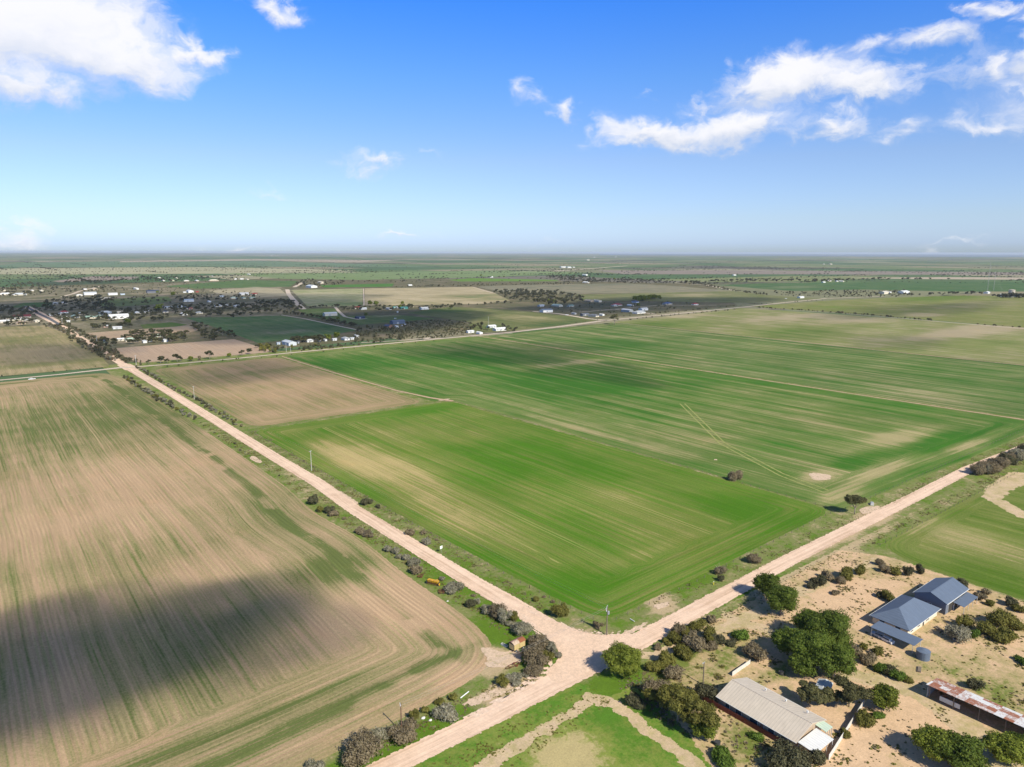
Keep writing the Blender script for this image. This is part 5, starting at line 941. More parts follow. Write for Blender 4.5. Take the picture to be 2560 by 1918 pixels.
pole(*G(779, 1177), 11.5, 'thin pale pole on the fence line of the green lot', mat_=conc, arms=((0, .8),), rz=R(20))
pole(*G(486, 999), 11.0, 'thin pale pole in the saltbush hedge beside the tan field', mat_=conc, arms=((0, .6),), rz=R(20))
pole(*G(341, 917), 12, 'pale concrete pole at the first crossroads', mat_=conc, arms=((0, .9),), rz=R(20), r=.26)
pole(*G(243, 861), 11, 'pale pole right of the dirt road beyond the crossroads', mat_=conc, arms=((0, .8),), rz=R(20), r=.24)
pole(*G(156, 813), 12, 'pale pole where the asphalt road begins', mat_=conc, arms=((0, .8),), rz=R(20), r=.3)
pole(*G(716, 881), 11, 'pale pole before the big grey shed', mat_=conc, arms=((0, .8),), rz=R(60), r=.24)
pole(*G(727, 881), 7, 'short pale pole before the big grey shed', mat_=conc, arms=((0, .4),), rz=R(60), r=.2)
pole(*G(1221, 817), 16, 'tall thin mast beside the white homestead', mat_=conc, arms=((0, .3),), rz=0, r=.2)
pole(*G(*ZY(1015, 1000)), 7, 'thin dark pole in the yard left of the beige house', arms=((0, .4),), rz=0)
# ================================================================= things on the verges
# old wooden wagon with a rusty iron roof
t_ = empty('wagon', (124.4, 156.4, 0), R(4)); ply = paint('wagon_boards', (.60, .47, .22), .85, .3, sc_=3); rz_ = metal_roof('wagon_roof', (.55, .42, .30), rust=(.27, .10, .045), rust_lo=.36)
wood_dark = paint('wagon_frame', (.30, .20, .10), .9, .3)
body = MB().box((0, 0, 1.75), (4.5, 2.3, 1.9)).build('body', ply, t_)
for i in range(15): MB().box((-2.1 + i * .3, -1.165, 1.75), (.27, .03, 1.82)).build('plank', ply, body)
for i in range(7): MB().box((-2.265, -.98 + i * .325, 1.75), (.03, .29, 1.82)).build('plank', ply, body)
for xx in (-2.26, 0, 2.26): MB().box((xx, -1.2, 1.75), (.1, .06, 1.9)).build('batten', wood_dark, body)
rb = MB(); prof = [(-1.35 + 2.7 * i / 8, 2.7 + .55 * math.sin(math.pi * i / 8)) for i in range(9)]
for i in range(8): (y0, z0), (y1, z1) = prof[i], prof[i + 1]; slab(rb, [(-2.45, y0, z0), (2.45, y0, z0), (2.45, y1, z1), (-2.45, y1, z1)], .05)
rb.build('roof', rz_, t_)
MB().box((-2.28, 0, 2.62), (.06, 2.2, .22)).build('window', dark_in, t_)
for sx in (-1.5, 1.5):
    for sy in (-1, 1):
        wv = MB().tube((sx, sy * 1.02, .42), (sx, sy * 1.2, .42), .42, .42, 16).build('wheel', paint('tyre', (.04, .04, .04), .9, .1), t_); MB().tube((sx, sy * 1.19, .42), (sx, sy * 1.23, .42), .2, .2, 10).build('rim', galv, wv)
MB().box((0, 0, .72), (4.3, .9, .14)).build('chassis', wood_dark, t_)
tag(t_, 'old yellowish wooden wagon with curved rusty roof on the grass verge', 'wagon')
# trough
g_ = G(1261, 1615); t_ = empty('trough', (g_[0], g_[1], 0), R(100)); tm = paint('trough_concrete', (.55, .54, .50), .85, .2)
mb = MB().box((0, .33, .3), (2.4, .1, .5)).box((0, -.33, .3), (2.4, .1, .5)).box((1.15, 0, .3), (.1, .56, .5)).box((-1.15, 0, .3), (.1, .56, .5)); mb.build('tub', tm, t_); MB().box((0, 0, .1), (2.2, .56, .12)).build('base', dark_in, t_); tag(t_, 'narrow grey concrete trough on the grass beside the wagon', 'trough')
# yellow seed drill
g_ = G(1083, 1462); t_ = empty('seed_drill', (g_[0], g_[1], 0), R(-62)); yel = paint('machine_yellow', (.62, .33, .02), .55, .3, dirt=(.34, .20, .05)); rs = paint('rust', (.16, .06, .035), .95, .4)
hb = MB(); n = 0
pr = [(-.35, .95), (.35, .95), (.62, 1.75), (-.62, 1.75)]
hb.v = [(-2.2, y_, z_) for y_, z_ in pr] + [(2.2, y_, z_) for y_, z_ in pr]; hb.f = [(0, 1, 2, 3), (7, 6, 5, 4), (0, 4, 5, 1), (1, 5, 6, 2), (2, 6, 7, 3), (3, 7, 4, 0)]; hb.build('hopper', yel, t_)
MB().box((0, 0, 1.8), (4.45, 1.3, .08)).build('lid', yel, t_)
for s_ in (-1, 1):
    wv = MB().tube((s_ * 2.35, 0, .72), (s_ * 2.6, 0, .72), .72, .72, 20).build('wheel', paint('tyre', (.04, .04, .04)), t_); MB().tube((s_ * 2.58, 0, .72), (s_ * 2.66, 0, .72), .52, .52, 16).build('rim', yel, wv)
MB().box((0, .5, .7), (4.4, .14, .14)).box((0, -.5, .7), (4.4, .14, .14)).build('frame', rs, t_)
MB().tube((-1.8, .6, .7), (0, 3.4, .55), .08, .08, 6).tube((1.8, .6, .7), (0, 3.4, .55), .08, .08, 6).tube((0, .6, .7), (0, 3.6, .55), .07, .07, 6).build('drawbar', yel, t_)
for i in range(12): MB().tube((-2 + i * .36, -.45, .7), (-2 + i * .36, -.95, .05), .035, .03, 5, False).build('tine', rs, t_)
tag(t_, 'abandoned yellow seed drill on the verge between road and stubble', 'seed drill')
def frame_junk(px, py, rz, L, W, label, name, seed):
    g_ = G(px, py); t_ = empty(name, (g_[0], g_[1], 0), rz); q2 = random.Random(seed)
    MB().box((0, W / 2, .55), (L, .14, .16)).box((0, -W / 2, .55), (L, .14, .16)).box((L / 2, 0, .55), (.14, W, .16)).box((-L / 2, 0, .55), (.14, W, .16)).box((0, 0, .56), (.12, W, .14)).build('frame', rs, t_)
    MB().tube((L / 2, W / 2, .55), (L / 2 + 1.4, 0, .4), .06, .06, 6).tube((L / 2, -W / 2, .55), (L / 2 + 1.4, 0, .4), .06, .06, 6).build('drawbar', rs, t_)
    for i in range(9): MB().tube((-L / 2 + i * L / 8, q2.uniform(-W / 2, W / 2), .55), (-L / 2 + i * L / 8 + .15, q2.uniform(-W / 2, W / 2), .0), .04, .03, 5, False).build('tine', rs, t_)
    for s_ in (-1, 1): MB().tube((-L * .15, s_ * (W / 2 + .08), .38), (-L * .15, s_ * (W / 2 + .2), .38), .38, .38, 14).build('wheel', rs, t_)
    MB().tube((0, 0, .6), (.2, .1, 1.25), .04, .03, 5).build('lever', rs, t_); tag(t_, label, 'farm machine')
frame_junk(1285, 1666, R(180), 3.6, 1.2, 'long rusty plough frame beside the bare patch on the verge corner', 'plough', 1)
frame_junk(1103, 1482, R(70), 2.4, 1.6, 'rusty harrow frame between the seed drill and the stubble', 'harrow', 2)
frame_junk(1051, 1443, R(30), 2.2, 1.3, 'dark red rusty frame against a brown bush above the seed drill', 'cultivator', 3)
# road signs
g_ = G(1103, 1382); t_ = empty('road_sign', (g_[0], g_[1], 0), R(12)); MB().tube((0, 0, 0), (0, 0, 2.9), .05, .05, 8).build('post', galv, t_); MB().box((0, -.07, 2.35), (1.35, .04, 1.2)).build('plate', paint('sign_white', (.8, .8, .78), .5, .04), t_); tag(t_, 'white square road sign on a post beside the dirt road', 'road sign')
g_ = G(1784, 1462); t_ = empty('marker_post', (g_[0], g_[1], 0), R(30)); MB().box((0, 0, .6), (.5, .16, 1.2)).build('panel', paint('sign_yellow', (.80, .66, .04), .5, .05), t_); MB().box((0, 0, 1.24), (.54, .2, .08)).build('cap', paint('sign_white', (.8, .8, .78)), t_); tag(t_, 'short yellow marker post in the grass by the cross road', 'marker post')
def log_(p0, p1, r, label, mat_, name='fallen_post'):
    a = G(*p0); b_ = G(*p1); o = MB().tube((a[0], a[1], .16 + r), (b_[0], b_[1], .24 + r), r, r * .85, 8).build(name, mat_); tag(o, label, 'post')
log_((1575, 1549), (1586, 1556), .13, 'short white post lying in the grass near the corner pole', ins)
log_((1151, 1748), (1172, 1732), .16, 'long white post lying on the verge beside an olive bush', ins)
st = paint('white_stone', (.72, .70, .66), .9, .2)
for (px_, py_, r, lb) in ((1058, 1797, .62, 'larger white block of stone by the round olive bush'), (1076, 1802, .5, 'smaller white block of stone beside the larger one'), (1119, 1504, .4, 'small white drum at the edge of the stubble')):
    V, Fq = icos(2); V = V * (np.array([1, .75, .5]) * r) * (1 + .15 * np.sin(V[:, :1] * 7 + V[:, 1:2] * 5)); g_ = G(px_, py_); me = fastmesh('stone', V, Fq, st); o = bpy.data.objects.new('stone' if r != .4 else 'drum', me); link(o); o.location = (g_[0], g_[1], r * .35); tag(o, lb, 'stone' if r != .4 else 'drum')
g_ = G(2180, 1262); t_ = empty('stock_trough', (g_[0], g_[1], 0), R(30)); MB().box((0, 0, .55), (3.0, 1.5, 1.0), 0, .92).build('tub', tm, t_); MB().box((0, 0, 1.1), (2.4, 1.1, .12)).build('cover', galv, t_); tag(t_, 'grey concrete stock trough on bare ground by the lone gum tree', 'trough')
# fences: wires and posts
def wire_fence(pts, label, step=5.0, h_=1.15):
    t_ = empty('wire_fence', (0, 0, 0)); pb = MB(); wb = MB()
    for (a, b_) in zip(pts, pts[1:]):
        L = math.dist(a, b_); n = max(1, int(L / step))
        for i in range(n + 1): f = i / n; x, y = a[0] + (b_[0] - a[0]) * f, a[1] + (b_[1] - a[1]) * f; pb.box((x, y, h_ / 2), (.13, .13, h_))
        for z_ in (.4, .7, 1.0): wb.tube((*a, z_), (*b_, z_), .008, .008, 3, False)
    po = pb.build('posts', paint('fence_posts', (.22, .18, .14), .9, .4), t_); po['kind'] = 'stuff'; wb.build('wires', timber, t_); tag(t_, label, 'fence')
wire_fence([(155.8, 149.8), (152.8, 185), (150.2, 280), (148, 479)], 'post and wire fence along the dirt road side of the green lot')
wire_fence([(155.8, 149.8), (200, 150.6), (235, 153.2), (316.5, 157)], 'post and wire fence along the cross road side of the green lot')
wire_fence([(148, 480.5), (310, 481)], 'post and wire fence between the green lot and the tan field')
wire_fence([(317.5, 157.5), (311.8, 480)], 'post and wire fence on the far side of the green lot')
wire_fence([(318, 155.5), (605, 158), (900, 150)], 'post and wire fence along the cross road beyond the green lot')
wire_fence([(292, 125), (600, 126)], 'post and wire fence along the green paddock south of the cross road')
# cars
tyre = paint('tyre', (.04, .04, .04))
def car(x, y, rz, colm, label, ute=False, L=4.6):
    t_ = empty('parked_car', (x, y, 0), rz); b_ = MB(); b_.box((0, 0, .62), (L, 1.8, .6), 0, .96)
    b_.build('body', colm, t_)
    cx, cl = ((.35, 1.7) if ute else (-.2, 2.6)); MB().box((cx, 0, 1.2), (cl, 1.6, .6), 0, .8).build('cabin', colm, t_); MB().box((cx, 0, 1.2), (cl * .93, 1.62, .36), 0, .86).build('windows', glass, t_)
    if ute: MB().box((-1.5, 0, .95), (1.5, 1.5, .1)).build('tray', dark_in, t_)
    for sx in (-1, 1):
        for sy in (-1, 1):
            wv = MB().tube((sx * L * .31, sy * .72, .34), (sx * L * .31, sy * .93, .34), .34, .34, 14).build('wheel', tyre, t_); MB().tube((sx * L * .31, sy * .92, .34), (sx * L * .31, sy * .95, .34), .2, .2, 8).build('rim', galv, wv)
    for sy in (-1, 1): MB().box((L / 2, sy * .62, .68), (.06, .36, .16)).build('headlight', frame_w, t_)
    tag(t_, label, 'car')
cw = paint('car_white', (.75, .75, .75), .3, .05); cd = paint('car_dark', (.08, .09, .10), .3, .1); csil = paint('car_silver', (.5, .52, .54), .3, .05)
car(*G(80, 949), R(184), cw, 'white utility truck driving on the pale road at the left edge', True, 5.6)
car(*G(1013, 812), R(20), cw, 'white car beside the blue grey steel shed')
car(*G(1005, 815), R(80), cw, 'white van in front of the blue grey steel shed', False, 5.2)
car(*G(988, 797), R(10), cw, 'white car alone on the grass behind the blue grey steel shed')
car(*G(1455, 791), R(10), cd, 'dark car beside the dark grey house on the gravel pad')
car(*G(1417, 788), R(170), cw, 'long white truck on the gravel pad', False, 7.5)
car(*G(2191 - 226, 747), R(150), cw, 'white car on the far highway bend', False, 6)
car(*G(*ZR(630, 615)), R(95), csil, 'silver car parked in front of the long carport')
car(*G(*ZR(690, 650)), R(80), cw, 'white car parked at the near end of the carport')
car(*G(121, 800), R(90), cd, 'dark car driving on the asphalt road')
# dark tyres and junk by the circle bed
for (x_, y_, lb) in ((1640, 915, 'old dark water drum behind the beige house'), (1130, 1480, 'dark drum on the grass below the red fence')):
    g_ = G(*ZY(x_, y_)); o = MB().tube((g_[0], g_[1], 0), (g_[0], g_[1], 1.0), .75, .75, 16).build('drum', paint('dark_drum', (.06, .06, .06), .7, .2)); tag(o, lb, 'drum')
# ================================================================= trees and bushes of the middle distance
GUM = ['farmid']; SB = ['salt', 'dark', 'brown', 'dark']
g1 = 'saltbush hedge along the left side of the dirt road'
row('grey green saltbush in the hedge between the dirt road and the stubble field', g1, ['salt', 'dark', 'salt', 'dark', 'olive'], [(312, 944), (362, 977), (410, 1004), (471, 1040), (490, 1050)], 2.7, 1.5, 2.9, (1.3, 1.9), 1.3, .04)
row('grey green saltbush in the hedge between the dirt road and the stubble field', g1, ['salt', 'brown'], [(500, 1058), (560, 1100), (640, 1152), (735, 1215)], 9, .7, 1.4, (1.3, 1.9), 1.0, .3)
g2 = 'saltbush hedge along the right side of the dirt road'
row('saltbush in the hedge between the dirt road and the tan field', g2, ['salt', 'dark', 'salt', 'brown', 'olive'], [(345, 921), (383, 940), (431, 973), (483, 995), (519, 1015), (555, 1037), (591, 1058), (610, 1070)], 3.0, 1.2, 2.7, (1.2, 1.8), 1.3, .06)
g3 = 'dark bushes left of the dirt road beyond the crossroads'
row('dark roadside bush left of the dirt road beyond the crossroads', g3, ['dark', 'dark', 'brown', 'salt'], [(276, 903), (231, 876), (197, 853), (162, 827), (116, 812)], 4.2, 2.5, 5, (1.1, 1.7), 3.5, .02)
row('dark roadside bush right of the dirt road beyond the crossroads', 'dark bushes right of the dirt road beyond the crossroads', ['dark', 'brown', 'dark'], [(334, 908), (304, 898), (262, 876), (240, 852), (208, 836), (179, 820), (150, 803)], 5, 2.5, 4.6, (1.1, 1.7), 3.5, .03)
area('low bush in the grassy corner right of the dirt road beyond the crossroads', 'corner bushes beyond the crossroads', ['dark', 'salt', 'brown'], [(228, 852), (282, 866), (300, 885), (330, 905), (300, 892), (250, 868)], 34, 1.5, 3.6)
for (px_, py_, h_, lb, kd) in [(402, 909, 8.5, 'spreading gum tree, first of the row along the pale cross road', 'farmid'), (443, 905, 9.5, 'tall gum tree with a high tuft in the row along the pale cross road', 'farmid'), (418, 908, 5, 'short bushy gum in the row along the pale cross road', 'farmid'), (477, 903, 6.5, 'round green tree in the row along the pale cross road', 'round'), (524, 898, 9.8, 'tallest gum tree near the middle of the row along the pale cross road', 'farmid'),
                       (573, 893, 5.5, 'wide dark tree in the row along the pale cross road', 'round'), (605, 889, 7, 'twiggy tree near the right of the row along the pale cross road', 'farmid'), (623, 886, 7.5, 'last tall thin gum of the row along the pale cross road', 'farmid'), (372, 911, 5.5, 'dark bushy tree just right of the crossroads', 'farmid'), (352, 913, 3.6, 'yellow green bush at the crossroads', 'olive'), (341, 921, 3.4, 'dark bush on the near side of the crossroads', 'dark'),
                       (452, 903, 5, 'twiggy tree against the tall tufted gum', 'farmid'), (500, 901, 5.2, 'bare brown tree in the row along the pale cross road', 'brown'), (1360 - 40 + 216, 700, 12, 'dark round tree near the far farmhouse', 'round'), (394, 764 - 30, 10, 'dark tree at the far side of the small town paddock', 'round'), (845, 800, 7, 'lone round tree on the green paddock by the curved driveway', 'round'),
                       (399, 778, 17, 'tallest dark tree of the town, beside the silver roofed house', 'round'), (320 + 780 / 6.9, 640 + 700 / 6.9, 14, 'large dark tree left of the white shed on the pale gravel yard', 'round'), (915, 791, 8.5, 'round tree beside the navy shed', 'round'), (842, 847, 11, 'tall dark gum, right of the pair behind the long grey and white house', 'round'), (820, 851, 10, 'dark gum, left of the pair behind the long grey and white house', 'round'),
                       (320, 812, 12, 'large gum beside the square white shed', 'round'), (940, 765, 13, 'dark tree pair at the edge of the striped paddock, left', 'round'), (925, 764, 13, 'dark tree next to the red roofed house', 'round'), (1006, 763, 10, 'dark tree above the teal shed', 'round'), (1202, 692, 14, 'big round dark tree beside the far white farmhouse', 'round'), (1260, 748 - 54, 9, 'second dark tree by the far white farmhouse', 'round'),
                       (730, 873, 6, 'pale olive gum in front of the big grey shed', 'olive'), (1000, 771, 9, 'wide dark tree in front of the teal shed', 'round'), (1596, 767, 9, 'dark tree beside the bright blue roofed building', 'round')]:
    x_, y_ = G(px_, py_); put_tree(x_, y_, h_, kd, lb, None, 1.0 if kd != 'round' else .95)
row('small roadside bush along the pale cross road', 'small bushes along the pale cross road', ['dark', 'brown'], [(355, 926), (470, 911), (600, 898), (692, 891), (900, 871), (1114, 850)], 22, .9, 2.0, (1.2, 1.8), 1, .2)
row('small roadside bush north of the pale cross road', 'small bushes north of the pale cross road', ['dark', 'brown'], [(0, 943), (100, 934), (200, 924), (250, 916)], 16, 1, 2.4, (1.2, 1.8), 1, .25)
row('bush in the verge of the cross road near the bend', 'verge bushes near the bend', ['dark', 'brown'], [(1160, 838), (1400, 812), (1500, 800)], 26, 1, 2.4, (1.2, 1.8), 1.5, .2)
for dy in (-4, 5): row('dark bush lining the far cross road beyond the bend', 'bushes lining the far cross road', ['dark', 'brown', 'salt'], [(1560, 796 + dy), (1656, 787 + dy), (1760, 777 + dy), (1856, 768 + dy)], 13, 1.5, 4, (1.1, 1.8), 2, .15)
row('dark bush in the long hedge across the green paddocks on the right', 'long hedge across the right paddocks', ['dark', 'dark', 'brown'], [(1900, 770), (2020, 777), (2140, 786), (2230, 793), (2330, 802)], 6.5, 1.6, 4.6, (1.2, 2.0), 2, .1)
row('dark bush in the long hedge across the green paddocks on the right', 'long hedge across the right paddocks', ['dark', 'dark'], [(2450, 812), (2560, 820), (2640, 828)], 8, 1.6, 3.6, (1.2, 2.0), 2, .2)
row('bush beside the far highway bend', 'bushes beside the highway bend', ['dark'], [(1850, 764), (1950, 757), (2065, 751)], 20, 1.5, 3.4, (1.2, 1.8), 3, .2)
row('dark tree beside the track along the dark green paddock', 'trees along the dark green paddock track', GUM + ['dark'], [(712, 782), (779, 792), (828, 804), (892, 817)], 6.5, 3.5, 6.5, (1, 1.5), 4, .02)
area('tree on the corner of the dark green paddock', 'trees on the corner of the dark green paddock', GUM, [(477, 808), (520, 815), (592, 838), (588, 849), (520, 853), (500, 836), (472, 814)], 42, 4.5, 8)
area('gum tree in the belt round the pale hip roofed farmhouse', 'gum trees round the pale hip roofed farmhouse', GUM, [(308, 846), (345, 832), (411, 830), (468, 834), (466, 852), (411, 858), (300, 862)], 80, 4.5, 8.5)
area('gum tree by the roadside left of the pale hip roofed farmhouse', 'gum trees left of the pale hip roofed farmhouse', GUM, [(262, 850), (295, 848), (300, 866), (240, 868), (225, 858)], 22, 4, 7.5)
area('tree beside the square white shed behind the tan paddock', 'trees beside the square white shed', GUM, [(212, 826), (236, 818), (290, 815), (334, 812), (330, 820), (260, 826), (214, 830)], 20, 5, 8.5)
area('tree left of the big pale grey shed', 'trees left of the big pale grey shed', GUM + ['olive'], [(640, 865), (667, 864), (712, 872), (714, 880), (680, 884), (640, 876)], 26, 3.5, 6)
area('tree behind the sheds along the pale cross road', 'trees behind the sheds along the pale cross road', GUM, [(721, 852), (770, 850), (810, 848), (812, 856), (760, 857), (730, 860)], 26, 5, 8.5)
area('low bush or tree in front of the roadside sheds', 'bushes in front of the roadside sheds', ['dark', 'olive', 'brown', 'farmid'], [(745, 866), (812, 864), (885, 860), (900, 864), (820, 874), (750, 880)], 60, 2, 4.5)
area('dense scrub tree between the roadside house and the orchard', 'scrub trees left of the orchard', ['dark', 'farmid', 'dark'], [(884, 835), (900, 818), (975, 815), (1010, 828), (1010, 850), (950, 858), (884, 862)], 150, 2.5, 5)
area('small dark orchard tree in the orchard beyond the cross road', 'orchard trees', ['dark', 'dark', 'brown', 'olive'], [(1012, 806), (1085, 800), (1165, 804), (1176, 832), (1120, 843), (1010, 852), (1000, 830)], 430, 1.8, 3.0, (1.1, 1.5))
area('tree round the white homestead by the cross road', 'trees round the white homestead', GUM + ['dark'], [(1168, 812), (1270, 818), (1300, 826), (1280, 831), (1200, 832), (1172, 826)], 22, 3, 6.5)
row('tree along the cross road east of the homestead', 'trees at the homestead entrance', ['farmid'], [(1268, 828), (1292, 826)], 8, 4, 6)
area('tree in the dense town wood beside the asphalt road', 'town wood beside the asphalt road', ['farmid', 'far'], [(98, 764), (140, 748), (250, 742), (276, 760), (290, 778), (190, 780), (100, 784)], 150, 5, 9)
area('tree in the town wood at the left edge', 'town wood at the left edge', ['farmid', 'far'], [(-40, 775), (30, 768), (95, 770), (100, 792), (60, 800), (-40, 800)], 80, 5, 9)
area('tree between the houses right of the asphalt road', 'trees between the houses right of the asphalt road', ['farmid', 'far'], [(110, 790), (200, 786), (340, 788), (420, 790), (430, 802), (320, 806), (160, 806)], 120, 4, 8.5)
area('tree in the middle belt of the town', 'middle tree belt of the town', ['farmid', 'far'], [(200, 770), (330, 774), (460, 766), (560, 762), (650, 766), (650, 790), (560, 796), (440, 792), (380, 790)], 210, 4.5, 9)
area('tree around the red roofed estate on the left', 'trees around the maroon roofed house', ['farmid'], [(0, 798), (60, 796), (100, 800), (112, 812), (40, 818), (0, 818)], 34, 4, 7.5)
area('scattered tree on the green ground in the town', 'scattered trees on the town green', ['farmid', 'dark'], [(250, 748), (390, 740), (430, 760), (300, 772), (250, 768)], 46, 3.5, 8)
area('bush in the far left wood', 'far left wood', ['far', 'dark'], [(-40, 712), (60, 706), (150, 716), (270, 718), (330, 726), (190, 736), (0, 744), (-40, 745)], 260, 4, 8)
area('tree in the far left scrub', 'far left scrub', ['far'], [(-40, 682), (120, 680), (270, 686), (130, 696), (-40, 700)], 160, 4, 8)
row('tree in the dark windbreak on the far side of the town', 'dark windbreak on the far side of the town', ['far'], [(168, 710), (220, 706), (270, 707), (312, 702)], 9, 7, 11, (1, 1.4), 8)
area('tree round the house row on the far rise', 'trees round the house row on the far rise', ['far'], [(320, 698), (400, 694), (520, 694), (600, 697), (600, 702), (400, 705), (320, 706)], 110, 5, 9)
area('bush on the bare ground of the far rise', 'bushes on the bare ground of the far rise', ['dark'], [(320, 706), (500, 704), (540, 712), (380, 716), (320, 716)], 60, 2, 4)
area('bush on the industrial side of the town', 'bushes on the industrial side of the town', ['dark', 'far'], [(320, 722), (440, 720), (640, 726), (660, 744), (520, 748), (330, 738)], 110, 2.5, 6)
area('tree near the row of green roofed houses', 'trees near the green roofed houses', ['far'], [(430, 744), (520, 742), (650, 742), (650, 752), (540, 754), (440, 756)], 70, 4, 8)
area('tree left of the far track', 'trees left of the far track', ['far', 'farmid'], [(640, 757), (700, 752), (752, 762), (760, 776), (700, 784), (640, 782)], 90, 5, 9)
row('tree along the back of the curved driveway farm', 'trees at the curved driveway farm', ['farmid'], [(765, 774), (800, 770), (838, 768), (880, 772)], 12, 4, 8, (1, 1.4), 5)
area('tree round the farm buildings with the teal shed', 'trees round the teal shed farm', ['farmid'], [(850, 770), (950, 768), (1040, 768), (1130, 766), (1130, 777), (1040, 776), (940, 780), (860, 782)], 70, 4, 9)
row('tree on the edge of the striped far paddock', 'trees on the edge of the striped paddock', ['far', 'dark'], [(1130, 764), (1200, 762), (1260, 758), (1290, 760)], 12, 3, 7, (1, 1.5), 8)
area('tree in the dark plantation behind the pale green houses', 'dark plantation behind the pale green houses', ['far', 'farmid'], [(1228, 731), (1300, 728), (1400, 732), (1460, 744), (1455, 758), (1380, 762), (1310, 756), (1275, 752)], 230, 6, 11)
row('round tree in front of the dark plantation', 'round trees in front of the dark plantation', ['round'], [(1368, 757), (1400, 758), (1440, 758)], 16, 8, 11, (.9, 1.1), 4)
area('round tree behind the bright blue roofed building', 'round trees behind the bright blue roofed building', ['round'], [(1582, 748), (1655, 746), (1656, 752), (1590, 754)], 26, 10, 14)
area('garden bush on the estate by the far road bend', 'garden bushes on the estate', ['dark', 'farmid', 'dark'], [(1460, 758), (1700, 756), (1760, 766), (1640, 782), (1540, 792), (1360, 780), (1330, 770)], 80, 2, 5)
area('tree round the far track farm', 'trees round the far track farm', ['far'], [(742, 706), (780, 699), (870, 706), (860, 713), (800, 720), (742, 718)], 80, 5, 9)
row('tree in a line on the far green paddock', 'tree line on the far green paddock', ['far'], [(850, 704), (960, 706), (1060, 704)], 22, 5, 9, (1, 1.5), 10)
row('tree in the line of round trees far out', 'far line of round trees', ['far'], [(1000, 699), (1060, 696), (1110, 696)], 16, 6, 10, (1, 1.3), 10)
area('tree in the clump round the far airstrip farm', 'clump round the far airstrip farm', ['far'], [(1363, 692), (1450, 692), (1525, 704), (1470, 709), (1440, 704), (1370, 696)], 130, 7, 12)
area('scattered tree right of the far clump', 'scattered trees right of the far clump', ['far'], [(1520, 704), (1560, 696), (1640, 704), (1760, 708), (1700, 712), (1560, 710)], 110, 4, 9)
row('tree in the far dark avenue on the right', 'far dark avenue', ['far'], [(1715, 710), (1800, 706), (1870, 704), (1930, 706), (2110, 703)], 15, 9, 14, (1, 1.3), 8)
row('round dark tree in the spaced far row on the right', 'spaced far row on the right', ['far'], [(2110, 703), (2200, 702), (2300, 702), (2380, 702)], 42, 11, 16, (1, 1.2), 10)
row('bush along the far diagonal road', 'bushes along the far diagonal road', ['far', 'dark'], [(1700, 708), (1760, 713), (1830, 727), (1920, 738)], 10, 3, 7, (1, 1.6), 8)
area('bush in the scrub beside the highway', 'scrub beside the highway', ['far', 'dark'], [(1925, 730), (2030, 730), (2080, 728), (2276, 728), (2280, 741), (2200, 744), (2080, 746), (1950, 740)], 230, 2.5, 7)
row('tree along the ridge left of the concrete tower', 'trees along the ridge left of the concrete tower', ['far'], [(2276, 741), (2370, 738), (2480, 738)], 13, 6, 12, (1, 1.3), 8)
area('tree round the concrete tower', 'trees round the concrete tower', ['far'], [(2470, 742), (2520, 744), (2560, 742), (2600, 736), (2590, 744), (2500, 748)], 34, 8, 16)
area('tree in the long belt beyond the striped paddocks', 'long belt beyond the striped paddocks', ['far', 'dark'], [(990, 716), (1190, 711), (1330, 710), (1480, 708), (1480, 711), (1280, 714), (1190, 716), (990, 720)], 190, 2.5, 6)
# hedgerows and paddock trees farther out still
for i in range(150):
    px_ = rnd.uniform(-150, 2700); py_ = 642 + 62 * rnd.random() ** 1.4 + 2; g_ = G(px_, py_); dd = math.hypot(*g_); L = rnd.uniform(.06, .25) * dd; ax = rnd.random() < .65
    n = int(L / (dd * .0034)); 
    for k in range(n):
        if rnd.random() < .35: continue
        s = k / n * L - L / 2; hh = rnd.uniform(3.5, 8)
        PLACES.append((g_[0] + (s if ax else rnd.gauss(0, 8)), g_[1] + (rnd.gauss(0, 8) if ax else s), hh, hh * rnd.uniform(1, 1.9), 'far', '', None, False, 0))
for i in range(900):
    px_ = rnd.uniform(-100, 2660); py_ = 645 + 65 * rnd.random(); g_ = G(px_, py_); hh = rnd.uniform(2.5, 6)
    PLACES.append((g_[0], g_[1], hh, hh * rnd.uniform(1, 1.7), 'far', '', None, False, 0))
def appsize(p): return max(p[2], p[3]) / math.hypot(p[0], p[1])
shr = sorted([p for p in PLACES if p[7]], key=appsize, reverse=True); trs = sorted([p for p in PLACES if not p[7]], key=appsize, reverse=True)
named = [p for p in trs if p[6] is None and p[5]]; rest = [p for p in trs if not (p[6] is None and p[5])]
NT_ = 250 - len(named); NSH = 205
ORD = 'nearest,second,third,fourth,fifth,sixth,seventh,eighth,ninth,tenth,eleventh,twelfth,thirteenth,fourteenth,fifteenth,sixteenth,seventeenth,eighteenth,nineteenth'.split(','); TEN = {2: 'twent', 3: 'thirt', 4: 'fort', 5: 'fift', 6: 'sixt', 7: 'sevent', 8: 'eight', 9: 'ninet'}
def ordw(n):
    if n == 1: return 'nearest'
    if n < 20: return ORD[n - 1] + ' nearest'
    a_, b_ = divmod(n, 10)
    return (TEN[a_] + 'ieth' if b_ == 0 else TEN[a_] + 'y ' + ('first' if b_ == 1 else ORD[b_ - 1])) + ' nearest'
chosen = named + rest[:NT_] + shr[:NSH]; rank = {}
for g_ in {p[6] for p in chosen if p[6]}:
    for k, p in enumerate(sorted([p for p in chosen if p[6] == g_], key=lambda p: math.hypot(p[0], p[1]))): rank[id(p)] = k + 1
